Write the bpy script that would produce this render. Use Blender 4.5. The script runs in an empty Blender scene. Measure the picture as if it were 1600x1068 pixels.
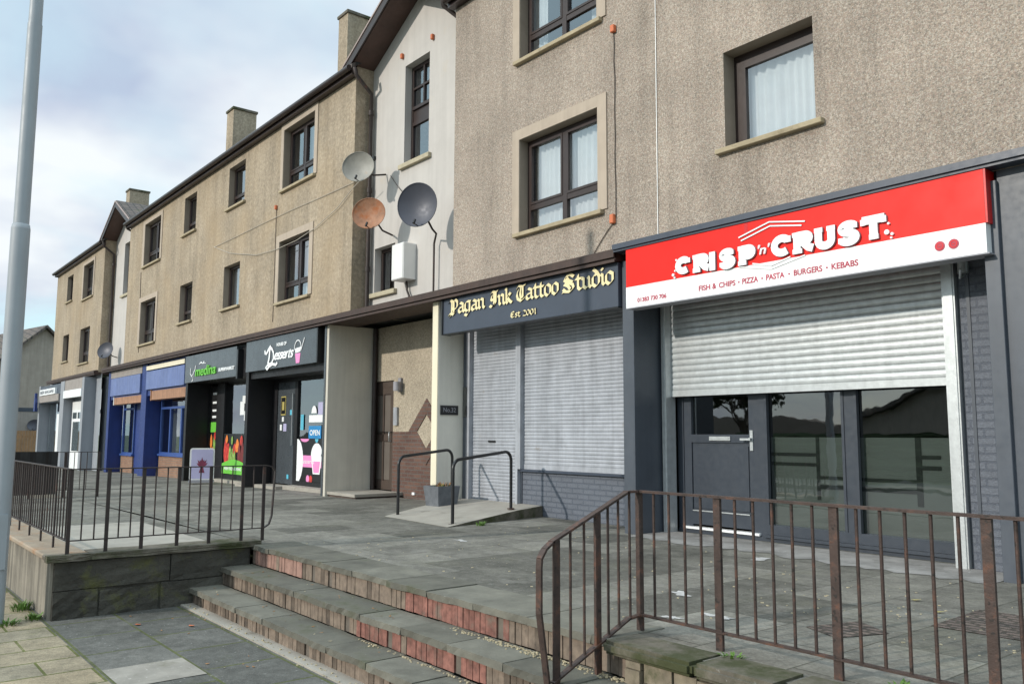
import bpy, bmesh, math, random
from mathutils import Vector, Matrix
random.seed(7)
R = math.radians
scn = bpy.context.scene
COL = scn.collection

# ------------------------------------------------------------------ camera, world, sun, exposure
cam = bpy.data.cameras.new('camera'); camo = bpy.data.objects.new('camera', cam); COL.objects.link(camo)
cam.sensor_width = 36; cam.lens = 36 * 1310 / 1600; cam.clip_start = .05; cam.clip_end = 2000
rx = Vector((.630, .776, .004)).normalized()
fw = Vector((-.7720, .6257, .1104)).normalized()
rx = (rx - fw * rx.dot(fw)).normalized(); up = rx.cross(fw)
camo.matrix_world = Matrix(((rx.x, up.x, -fw.x, 0), (rx.y, up.y, -fw.y, -7.761), (rx.z, up.z, -fw.z, 1.15), (0, 0, 0, 1)))
scn.camera = camo

SUN = Vector((.20, 1.0, -.43))
el = math.asin(.43 / SUN.length)
w = bpy.data.worlds.new('World'); scn.world = w; w.use_nodes = True
nt = w.node_tree; nt.nodes.clear()
def N(t, **k):
    n = nt.nodes.new(t)
    for a, b in k.items(): setattr(n, a, b)
    return n
out = N('ShaderNodeOutputWorld'); bg = N('ShaderNodeBackground')
sky = N('ShaderNodeTexSky', sky_type='NISHITA'); sky.sun_disc = False
sky.sun_elevation = el; sky.sun_rotation = R(191); sky.air_density = 1.0; sky.dust_density = .8
tc = N('ShaderNodeTexCoord'); sep = N('ShaderNodeSeparateXYZ'); nt.links.new(tc.outputs['Generated'], sep.inputs[0])
def MA(op, a, b=None, c=None):
    m = N('ShaderNodeMath', operation=op)
    for i, v in enumerate((a, b, c)):
        if v is None: continue
        if isinstance(v, (int, float)): m.inputs[i].default_value = v
        else: nt.links.new(v, m.inputs[i])
    return m.outputs[0]
zz = MA('ADD', MA('MAXIMUM', sep.outputs[2], 0.0), .28)
cmb = N('ShaderNodeCombineXYZ')
nt.links.new(MA('DIVIDE', sep.outputs[0], zz), cmb.inputs[0]); nt.links.new(MA('DIVIDE', sep.outputs[1], zz), cmb.inputs[1])
n1 = N('ShaderNodeTexNoise'); n1.inputs['Scale'].default_value = 1.15; n1.inputs['Detail'].default_value = 7; n1.inputs['Roughness'].default_value = .52; n1.inputs['Distortion'].default_value = .25
nt.links.new(cmb.outputs[0], n1.inputs['Vector'])
n2 = N('ShaderNodeTexNoise'); n2.inputs['Scale'].default_value = 1.3; n2.inputs['Detail'].default_value = 5; n2.inputs['Roughness'].default_value = .5
mp = N('ShaderNodeMapping'); mp.inputs['Location'].default_value = (4.3, 1.7, 0); nt.links.new(cmb.outputs[0], mp.inputs[0]); nt.links.new(mp.outputs[0], n2.inputs['Vector'])
cov = N('ShaderNodeValToRGB'); cov.color_ramp.elements[0].position = .42; cov.color_ramp.elements[1].position = .60
nt.links.new(n1.outputs[0], cov.inputs[0])
cc = N('ShaderNodeValToRGB'); e = cc.color_ramp.elements
e[0].position = .36; e[0].color = (2.5, 2.9, 3.75, 1); e[1].position = .55; e[1].color = (4.7, 4.95, 5.1, 1)
nt.links.new(n2.outputs[0], cc.inputs[0])
skm = N('ShaderNodeMix', data_type='RGBA', blend_type='MULTIPLY'); skm.inputs[0].default_value = 1
nt.links.new(sky.outputs[0], skm.inputs[6]); skm.inputs[7].default_value = (1.0, 1.0, .95, 1)
hz = N('ShaderNodeMix', data_type='RGBA'); hz.inputs[0].default_value = .86; nt.links.new(skm.outputs[2], hz.inputs[6]); hz.inputs[7].default_value = (3.45, 4.75, 5.2, 1)
mx = N('ShaderNodeMix', data_type='RGBA'); nt.links.new(cov.outputs[0], mx.inputs[0]); nt.links.new(hz.outputs[2], mx.inputs[6]); nt.links.new(cc.outputs[0], mx.inputs[7])
br = N('ShaderNodeMapRange'); nt.links.new(sep.outputs[2], br.inputs[0]); br.inputs[1].default_value = .50; br.inputs[2].default_value = .80; br.inputs[3].default_value = 1.0; br.inputs[4].default_value = 2.1  # high sky, out of view, brightened by elevation to add fill light
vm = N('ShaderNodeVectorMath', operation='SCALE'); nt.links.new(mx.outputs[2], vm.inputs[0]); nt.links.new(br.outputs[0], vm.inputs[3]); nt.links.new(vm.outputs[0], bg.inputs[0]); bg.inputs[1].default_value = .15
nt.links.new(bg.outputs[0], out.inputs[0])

sl = bpy.data.lights.new('sun', 'SUN'); sl.energy = 2.15; sl.angle = R(1.0); sl.color = (1, .93, .83)
so = bpy.data.objects.new('sun', sl); COL.objects.link(so); so.location = (-20, -40, 30)
so.rotation_euler = SUN.to_track_quat('-Z', 'Y').to_euler()
scn.view_settings.view_transform = 'Standard'; scn.view_settings.look = 'None'
scn.view_settings.exposure = .42; scn.view_settings.gamma = 1
scn.render.engine = 'CYCLES'

# ------------------------------------------------------------------ materials
def ramp(nt, fac, stops, interp='LINEAR'):
    r = nt.nodes.new('ShaderNodeValToRGB'); r.color_ramp.interpolation = interp
    e = r.color_ramp.elements
    while len(e) < len(stops): e.new(.5)
    for i, (p, c) in enumerate(stops): e[i].position = p; e[i].color = (*c, 1)
    nt.links.new(fac, r.inputs[0]); return r.outputs[0]
def newmat(name):
    m = bpy.data.materials.new(name); m.use_nodes = True
    nt = m.node_tree; b = nt.nodes['Principled BSDF']
    g = nt.nodes.new('ShaderNodeNewGeometry')
    return m, nt, b, g.outputs['Position']
def noise(nt, vec, scale, detail=3, rough=.5, sc=None):
    if sc:
        mp = nt.nodes.new('ShaderNodeMapping'); mp.inputs['Scale'].default_value = sc; nt.links.new(vec, mp.inputs[0]); vec = mp.outputs[0]
    n = nt.nodes.new('ShaderNodeTexNoise'); n.inputs['Scale'].default_value = scale; n.inputs['Detail'].default_value = detail; n.inputs['Roughness'].default_value = rough
    nt.links.new(vec, n.inputs['Vector']); return n.outputs[0]
def mixc(nt, fac, a, b, mode='MIX'):
    m = nt.nodes.new('ShaderNodeMix'); m.data_type = 'RGBA'; m.blend_type = mode
    for s, v in ((0, fac), (6, a), (7, b)):
        if isinstance(v, (int, float)): m.inputs[s].default_value = v
        elif isinstance(v, tuple): m.inputs[s].default_value = (*v, 1)
        else: nt.links.new(v, m.inputs[s])
    return m.outputs[2]
def bump(nt, b, h, strength, dist=.01):
    bp = nt.nodes.new('ShaderNodeBump'); bp.inputs['Strength'].default_value = strength; bp.inputs['Distance'].default_value = dist
    nt.links.new(h, bp.inputs['Height']); nt.links.new(bp.outputs[0], b.inputs['Normal'])
def grey(v): return (v, v, v)
def mat(name, col, rough=.7, var=.12, vs=3, metal=0, spec=.5, bs=0, bst=.3, bd=.005, streak=0, speck=None, dirt=None):
    m, nt, b, P = newmat(name)
    c = ramp(nt, noise(nt, P, vs, 6, .6), [(.3, tuple(x * (1 - var) for x in col)), (.7, tuple(min(1, x * (1 + var)) for x in col))])
    if streak:
        s = ramp(nt, noise(nt, P, 1, 5, .65, (7, 7, .35)), [(.42, grey(1)), (.72, grey(1 - streak))]); c = mixc(nt, 1., c, s, 'MULTIPLY')
    if speck:
        s = ramp(nt, noise(nt, P, speck[1], 2, .5), [(speck[2], grey(0)), (speck[2] + .06, grey(1))]); c = mixc(nt, s, c, speck[0])
    if dirt:
        s = ramp(nt, noise(nt, P, dirt[1], 6, .7), [(dirt[2], grey(0)), (dirt[2] + .15, grey(1))]); c = mixc(nt, s, c, dirt[0])
    nt.links.new(c, b.inputs['Base Color'])
    r = ramp(nt, noise(nt, P, vs * 5, 3), [(.3, grey(max(0, rough - .07))), (.7, grey(min(1, rough + .07)))]); nt.links.new(r, b.inputs['Roughness'])
    b.inputs['Metallic'].default_value = metal; b.inputs['Specular IOR Level'].default_value = spec
    if bs: bump(nt, b, noise(nt, P, bs, 4, .6), bst, bd)
    return m
def roughcast(name, cols, scale, low, bst=.9, streak=.12, warm=None):
    m, nt, b, P = newmat(name)
    v = nt.nodes.new('ShaderNodeTexVoronoi'); v.inputs['Scale'].default_value = scale; nt.links.new(P, v.inputs['Vector'])
    s = nt.nodes.new('ShaderNodeSeparateColor'); nt.links.new(v.outputs['Color'], s.inputs[0])
    n = len(cols); c = ramp(nt, s.outputs[0], [(i / n, k) for i, k in enumerate(cols)], 'CONSTANT')
    c = mixc(nt, 1., c, ramp(nt, noise(nt, P, scale * .35, 2), [(.3, grey(.8)), (.7, grey(1.15))]), 'MULTIPLY')
    c = mixc(nt, 1., c, ramp(nt, noise(nt, P, low, 6, .66), [(.3, grey(.80)), (.7, grey(1.13))]), 'MULTIPLY')
    c = mixc(nt, 1., c, ramp(nt, noise(nt, P, 1, 6, .65, (3.5, 3.5, .28)), [(.45, grey(1)), (.8, grey(1 - streak))]), 'MULTIPLY')
    if warm: c = mixc(nt, ramp(nt, noise(nt, P, .55, 4, .6), [(.45, grey(0)), (.7, grey(.45))]), c, warm)
    nt.links.new(c, b.inputs['Base Color']); b.inputs['Roughness'].default_value = .93; b.inputs['Specular IOR Level'].default_value = .25
    inv = nt.nodes.new('ShaderNodeMath'); inv.operation = 'MULTIPLY_ADD'; inv.inputs[1].default_value = -1; inv.inputs[2].default_value = 1; nt.links.new(v.outputs['Distance'], inv.inputs[0])
    bump(nt, b, inv.outputs[0], bst, .012)
    return m
def brick(name, c1, c2, mortar, w_, h_, ms=.01, plane='wall', rough=.85, bst=.5, off=.5, var=.15, moss=None, bias=0, sm=.1, dots=None, wear=None):
    m, nt, b, P = newmat(name)
    s = nt.nodes.new('ShaderNodeSeparateXYZ'); nt.links.new(P, s.inputs[0]); cb = nt.nodes.new('ShaderNodeCombineXYZ')
    if plane == 'wall':
        a = nt.nodes.new('ShaderNodeMath'); a.operation = 'ADD'; nt.links.new(s.outputs[0], a.inputs[0]); nt.links.new(s.outputs[1], a.inputs[1])
        nt.links.new(a.outputs[0], cb.inputs[0]); nt.links.new(s.outputs[2], cb.inputs[1])
    elif plane == 'xy': nt.links.new(s.outputs[0], cb.inputs[0]); nt.links.new(s.outputs[1], cb.inputs[1])
    else: nt.links.new(s.outputs[1], cb.inputs[0]); nt.links.new(s.outputs[0], cb.inputs[1])
    mp = nt.nodes.new('ShaderNodeMapping'); nt.links.new(cb.outputs[0], mp.inputs[0])
    mp.inputs['Location'].default_value = (plane == 'yx' and (3.3, 6.2, 0)) or (plane == 'xy' and (.55, 6.06, 0)) or (0, .05, 0)
    t = nt.nodes.new('ShaderNodeTexBrick'); nt.links.new(mp.outputs[0], t.inputs['Vector'])
    t.inputs['Color1'].default_value = (*c1, 1); t.inputs['Color2'].default_value = (*c2, 1); t.inputs['Mortar'].default_value = (*mortar, 1)
    t.inputs['Scale'].default_value = 1; t.inputs['Mortar Size'].default_value = ms; t.inputs['Mortar Smooth'].default_value = sm
    t.inputs['Brick Width'].default_value = w_; t.inputs['Row Height'].default_value = h_; t.inputs['Bias'].default_value = bias; t.offset = off
    c = mixc(nt, 1., t.outputs[0], ramp(nt, noise(nt, P, 2.2, 7, .68), [(.3, grey(1 - var)), (.7, grey(1 + var))]), 'MULTIPLY')
    c = mixc(nt, 1., c, ramp(nt, noise(nt, P, 55, 3, .6), [(.3, grey(.84)), (.7, grey(1.14))]), 'MULTIPLY')
    if moss: c = mixc(nt, ramp(nt, noise(nt, P, moss[1], 6, .7), [(moss[2], grey(0)), (moss[2] + .14, grey(moss[3]))]), c, moss[0])
    if wear:
        c = mixc(nt, ramp(nt, noise(nt, P, 1.9, 9, .78), [(.52, grey(0)), (.70, grey(wear[1]))]), c, wear[0])
        c = mixc(nt, 1., c, ramp(nt, noise(nt, P, 9, 6, .8), [(.35, grey(.72)), (.62, grey(1.18))]), 'MULTIPLY')
        c = mixc(nt, ramp(nt, noise(nt, P, 38, 3, .6), [(.66, grey(0)), (.74, grey(.55))]), c, dots[0])
    if dots:
        v = nt.nodes.new('ShaderNodeTexVoronoi'); v.inputs['Scale'].default_value = dots[1]; v.inputs['Randomness'].default_value = 1; nt.links.new(P, v.inputs['Vector'])
        sc_ = nt.nodes.new('ShaderNodeSeparateColor'); nt.links.new(v.outputs['Color'], sc_.inputs[0])
        d = ramp(nt, v.outputs['Distance'], [(.10, grey(1)), (.17, grey(0))]); k = ramp(nt, sc_.outputs[0], [(.72, grey(0)), (.76, grey(1))])
        mm = nt.nodes.new('ShaderNodeMath'); mm.operation = 'MULTIPLY'; nt.links.new(d, mm.inputs[0]); nt.links.new(k, mm.inputs[1])
        c = mixc(nt, mm.outputs[0], c, dots[0])
    nt.links.new(c, b.inputs['Base Color']); b.inputs['Roughness'].default_value = rough; b.inputs['Specular IOR Level'].default_value = .35
    h = nt.nodes.new('ShaderNodeMath'); h.operation = 'MULTIPLY_ADD'; nt.links.new(t.outputs['Fac'], h.inputs[0]); h.inputs[1].default_value = -1; nt.links.new(noise(nt, P, 70, 4, .6), h.inputs[2])
    bump(nt, b, h.outputs[0], bst, .009)
    return m
def glass(name, tint=(.75, .78, .78), boost=.03):
    m = bpy.data.materials.new(name); m.use_nodes = True; nt = m.node_tree; nt.nodes.clear()
    o = nt.nodes.new('ShaderNodeOutputMaterial'); mi = nt.nodes.new('ShaderNodeMixShader'); tr = nt.nodes.new('ShaderNodeBsdfTransparent'); gl = nt.nodes.new('ShaderNodeBsdfGlossy')
    tr.inputs[0].default_value = (*tint, 1); gl.inputs['Roughness'].default_value = .015; gl.inputs[0].default_value = (.95, .97, 1, 1)
    fr = nt.nodes.new('ShaderNodeFresnel'); fr.inputs[0].default_value = 1.6; gg = nt.nodes.new('ShaderNodeNewGeometry'); io = nt.nodes.new('ShaderNodeMath'); io.operation = 'MULTIPLY_ADD'; nt.links.new(gg.outputs['Backfacing'], io.inputs[0]); io.inputs[1].default_value = 1 / 1.6 - 1.6; io.inputs[2].default_value = 1.6; nt.links.new(io.outputs[0], fr.inputs[0])
    ad = nt.nodes.new('ShaderNodeMath'); ad.operation = 'ADD'; ad.use_clamp = True; ad.inputs[1].default_value = boost; nt.links.new(fr.outputs[0], ad.inputs[0])
    g = nt.nodes.new('ShaderNodeNewGeometry'); bp = nt.nodes.new('ShaderNodeBump'); bp.inputs['Strength'].default_value = .06; bp.inputs['Distance'].default_value = .02
    nt.links.new(noise(nt, g.outputs['Position'], 2.3, 2), bp.inputs['Height']); nt.links.new(bp.outputs[0], gl.inputs['Normal'])
    nt.links.new(ad.outputs[0], mi.inputs[0]); nt.links.new(tr.outputs[0], mi.inputs[1]); nt.links.new(gl.outputs[0], mi.inputs[2]); nt.links.new(mi.outputs[0], o.inputs[0])
    return m
K = {}
K['cast'] = roughcast('dry_dash', [(.37, .305, .245), (.30, .255, .215), (.42, .355, .295), (.345, .27, .23), (.38, .34, .295), (.25, .22, .185), (.47, .415, .355), (.36, .29, .235)], 92, .8, .38, .28)
K['cast_far'] = roughcast('weathered_render', [(.37, .305, .225), (.335, .28, .21), (.40, .335, .255), (.36, .295, .22)], 38, .9, .25, .36, (.38, .28, .17))
K['cast_cream'] = roughcast('entry_render', [(.47, .405, .31), (.42, .365, .285), (.54, .475, .37), (.45, .38, .29), (.36, .31, .25)], 85, .9, .7, .08)
K['white_render'] = mat('white_render', (.50, .475, .45), .9, .05, 2, bs=60, bst=.35, streak=.10, dirt=((.5, .45, .38), 1.1, .62))
K['band'] = mat('smooth_band', (.42, .35, .28), .85, .08, 3, bs=50, bst=.2, streak=.12)
K['sill'] = mat('stone_sill', (.36, .30, .20), .9, .15, 6, bs=60, bst=.4, dirt=((.16, .13, .08), 5, .58))
K['brown'] = mat('brown_upvc', (.030, .018, .016), .4, .15, 4)
K['fascia'] = mat('brown_timber', (.050, .027, .020), .6, .25, 5, bs=30, bst=.2, streak=.3)
K['soffit'] = mat('brown_soffit', (.075, .042, .034), .6, .2, 3)
K['tiles'] = brick('roof_tiles', (.10, .085, .08), (.15, .12, .105), (.04, .04, .04), .3, .25, .02, 'xy', moss=((.10, .11, .05), 2, .55, .5))
K['glass'] = glass('window_glass', (.78, .81, .81), .22); K['glass_dark'] = glass('shop_glass', (.55, .59, .57), .12)
K['reveal'] = mat('smooth_reveal', (.27, .225, .18), .85, .1, 3, bs=50, bst=.2)
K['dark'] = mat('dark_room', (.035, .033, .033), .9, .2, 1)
K['curtain'] = mat('net_curtain', (.80, .82, .84), .9, .08, 3); K['curtain_dim'] = mat('grey_curtain', (.24, .25, .27), .9, .15, 3)
K['slate'] = mat('slate_grey_paint', (.070, .082, .102), .42, .10, 3, streak=.12)
K['slate_brick'] = brick('slate_painted_brick', (.118, .132, .16), (.130, .145, .175), (.09, .103, .13), .225, .075, .01, 'wall', .55, .8, var=.08)
K['slate_door'] = mat('anthracite_upvc', (.045, .054, .069), .35, .06, 3)
K['slate_dark'] = mat('tattoo_sign_grey', (.048, .060, .085), .42, .08, 3)
K['steel'] = mat('galvanised_steel', (.56, .59, .60), .38, .10, 14, metal=.55, streak=.12)
K['steel_old'] = mat('weathered_shutter', (.40, .42, .46), .55, .14, 6, metal=.35, streak=.25, dirt=((.24, .22, .2), 3, .62))
K['red'] = mat('red_sign', (.78, .016, .010), .45, .10, .8, streak=.08, spec=.25); K['red_edge'] = mat('red_trim', (.55, .01, .01), .35)
K['white'] = mat('white_sign', (.83, .85, .86), .4, .02, 2); K['shadow_grey'] = mat('grey_letter_side', (.30, .30, .33), .6)
K['maroon'] = mat('crimson_print', (.42, .03, .07), .5)
K['gold'] = mat('cream_gold_letters', (.80, .70, .40), .45, .05, 3); K['gold_side'] = mat('dark_letter_side', (.03, .025, .02), .6)
K['cream'] = mat('cream_paint', (.74, .68, .52), .7, .05, 2, streak=.08)
K['palebuff'] = mat('pale_pillar_render', (.74, .71, .63), .85, .06, 2, bs=50, bst=.2, streak=.12)
K['buff'] = mat('buff_render', (.56, .53, .46), .85, .07, 2, bs=50, bst=.2, streak=.12)
K['rusty'] = mat('rusty_brown_steel', (.055, .034, .028), .62, .4, 9, bs=80, bst=.5, dirt=((.13, .055, .032), 9, .54), speck=((.02, .015, .013), 30, .62), metal=.1)
K['rust_dark'] = mat('dark_railing', (.032, .022, .020), .6, .3, 9, bs=80, bst=.3, dirt=((.12, .04, .022), 6, .60))
K['black'] = mat('black_paint', (.012, .012, .013), .35, .2, 5); K['blackmatte'] = mat('black_cladding', (.006, .006, .008), .5, .2, 2)
K['blue'] = mat('deep_blue_paint', (.012, .034, .17), .5, .14, 3, streak=.2); K['bluesign'] = mat('faded_blue_sign', (.12, .165, .36), .45, .12, 1.4, streak=.25)
K['blueframe'] = mat('blue_frame', (.035, .08, .27), .45)
K['copper'] = mat('orange_brown_box', (.36, .19, .11), .6, .2, 4, streak=.3)
K['charcoal'] = mat('charcoal_sign', (.065, .075, .085), .28, .1, 1.2, streak=.1)
K['green'] = mat('lime_green', (.14, .50, .05), .5, .05); K['pink'] = mat('pink_print', (.80, .27, .55), .5, .05); K['cyan'] = mat('cyan_print', (.10, .45, .60), .5)
K['vred'] = mat('pepper_red', (.52, .04, .03), .5, .5, 9, dirt=((.65, .30, .22), 9, .6)); K['vdark'] = mat('beet_red', (.16, .02, .02), .5, .3, 12); K['vgreen'] = mat('pepper_green', (.20, .34, .07), .5, .5, 9, dirt=((.55, .60, .30), 9, .58)); K['vorange'] = mat('pepper_orange', (.75, .22, .04), .5, .3, 12)
K['brickred'] = brick('entry_brick', (.105, .058, .048), (.15, .085, .065), (.12, .10, .09), .225, .075, .01)
K['tanbrick'] = brick('tan_brick', (.24, .13, .085), (.30, .17, .11), (.2, .16, .13), .225, .075, .01)
K['terrace'] = brick('terrace_slabs', (.098, .094, .080), (.215, .205, .178), (.080, .078, .062), .9, .6, .006, 'yx', .82, .5, var=.34, moss=((.10, .098, .068), 1.1, .54, .5), dots=((.24, .235, .22), 24), wear=((.25, .238, .215), .7))
K['paving'] = brick('grey_slabs', (.075, .076, .070), (.140, .137, .125), (.085, .095, .035), .66, .6, .012, 'xy', .85, .5, var=.25, moss=((.08, .085, .04), 1.7, .56, .45), dots=((.26, .26, .25), 20), wear=((.17, .165, .15), .6))
K['beige'] = brick('beige_pavers', (.30, .245, .165), (.235, .205, .150), (.10, .11, .03), .62, .43, .011, 'yx', .85, .6, var=.22, moss=((.15, .15, .06), 1.4, .58, .45), dots=((.36, .31, .22), 24), wear=((.36, .30, .21), .5))
K['light_slab'] = mat('pale_slab', (.27, .25, .22), .85, .2, 5, bs=60, bst=.4, speck=((.38, .36, .33), 30, .66), dirt=((.17, .16, .12), 3, .6))
K['dusty'] = mat('dusty_concrete', (.27, .26, .25), .85, .3, 3, bs=60, bst=.4, dirt=((.17, .165, .155), 2.2, .5), speck=((.4, .4, .4), 20, .68))
K['tread'] = mat('step_slab', (.150, .144, .118), .82, .30, 4, bs=60, bst=.5, dirt=((.07, .075, .04), 2, .60), speck=((.25, .25, .24), 28, .72))
K['tread_b'] = mat('step_slab_dark', (.110, .106, .086), .82, .30, 4, bs=60, bst=.5, dirt=((.06, .065, .035), 2, .55), speck=((.22, .22, .2), 28, .72))
K['rb_brown'] = mat('riser_brick_brown', (.20, .155, .12), .88, .3, 14, bs=60, bst=.5, dirt=((.08, .065, .05), 6, .58), streak=.2)
K['rb_dark'] = mat('riser_brick_dark', (.11, .085, .065), .88, .3, 14, bs=60, bst=.5, dirt=((.05, .04, .035), 6, .55))
K['rb_red'] = mat('riser_brick_red', (.24, .108, .085), .85, .45, 16, bs=60, bst=.4, dirt=((.17, .125, .10), 6, .52), streak=.4)
K['rb_pink'] = mat('riser_brick_pink', (.30, .18, .145), .85, .25, 12, bs=60, bst=.4, dirt=((.12, .09, .07), 6, .6))
K['mortar'] = mat('mortar', (.14, .12, .10), .9, .2, 8, bs=40, bst=.4)
K['concrete'] = mat('ramp_concrete', (.33, .305, .265), .85, .16, 2.5, bs=50, bst=.35, dirt=((.18, .16, .13), 2.2, .6))
K['wallstone'] = mat('dark_wall_stone', (.060, .056, .046), .9, .4, 3, bs=22, bst=.8, bd=.02, dirt=((.10, .10, .035), 2.5, .56))
K['wallface'] = mat('pale_wall_face', (.25, .225, .185), .9, .25, 3, bs=40, bst=.6, streak=.75, dirt=((.11, .11, .07), 3, .6))
K['coping'] = mat('mossy_coping', (.13, .115, .09), .9, .35, 5, bs=45, bst=.7, dirt=((.045, .05, .018), 2.2, .46), speck=((.22, .21, .19), 34, .68))
K['coping_rust'] = mat('rust_stained_coping', (.30, .24, .18), .9, .2, 4, bs=45, bst=.5, dirt=((.28, .13, .05), 2.0, .52))
K['lamp'] = mat('lamp_post_grey', (.31, .34, .37), .5, .06, 2, streak=.06, speck=((.12, .12, .12), 14, .74))
K['dish_big'] = mat('dark_dish', (.06, .065, .085), .5, .08, 3, metal=.2); K['dish_grey'] = mat('pale_dish', (.27, .265, .24), .55, .2, 4, dirt=((.34, .18, .09), 6, .60)); K['dish_rust'] = mat('rusty_dish', (.33, .17, .10), .7, .3, 7, dirt=((.36, .12, .04), 5, .50))
K['planter'] = mat('grey_planter', (.115, .125, .14), .7, .25, 9, bs=60, bst=.4); K['soil'] = mat('soil', (.05, .035, .02), .95, .3, 20, bs=60, bst=.8)
K['leaf'] = mat('weed_leaf', (.085, .17, .025), .7, .35, 12); K['leaf_dry'] = mat('dry_leaf', (.26, .13, .05), .8, .4, 20)
K['grit'] = mat('pale_grit', (.42, .36, .24), .9, .3, 30)
K['asphalt'] = mat('asphalt', (.05, .05, .052), .9, .2, 3, bs=80, bst=.5); K['grass'] = mat('verge', (.06, .085, .03), .95, .3, 2, bs=30, bst=.6)
K['house'] = mat('grey_harling', (.36, .31, .27), .92, .10, 2, bs=40, bst=.4, streak=.2); K['fence'] = mat('orange_timber', (.33, .19, .10), .85, .15, 5, streak=.2)
K['door_brown'] = mat('brown_door', (.075, .055, .045), .45, .1, 3); K['doorglass'] = mat('panelled_door_inset', (.14, .12, .105), .35, .1, 3)
K['redbox'] = mat('alarm_red', (.50, .07, .05), .5); K['white_box'] = mat('white_cabinet', (.72, .72, .71), .5, .04, 2)
K['glass_sky'] = glass('dessert_glass', (.5, .54, .53), .16)
K['film'] = mat('frosted_film', (.20, .22, .21), .45, .06, 2)
K['film_clear'] = mat('clear_strip', (.028, .034, .032), .4, .1, 2)
K['lilac'] = mat('lilac_poster', (.44, .42, .62), .4, .08, 2); K['bark'] = mat('bark', (.07, .055, .04), .9, .2, 8); K['foliage'] = mat('dark_foliage', (.035, .055, .02), .8, .4, 3)
K['greywall'] = mat('pale_grey_paint', (.27, .29, .32), .7, .06, 2, streak=.1); K['boards'] = mat('grey_boards', (.30, .27, .25), .8, .1, 3, streak=.2)
K['cable'] = mat('pale_cable', (.42, .38, .32), .6); K['cable_dark'] = mat('dark_cable', (.07, .05, .04), .7)
K['pavpatch'] = brick('cobble_patch', (.13, .10, .09), (.18, .14, .12), (.07, .06, .05), .12, .07, .014, 'xy', .9, 1., var=.2)
K['paint'] = mat('spilt_white_paint', (.48, .47, .46), .7, .25, 14)
K['neon'] = mat('pale_tube', (.55, .75, .85), .4)

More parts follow.
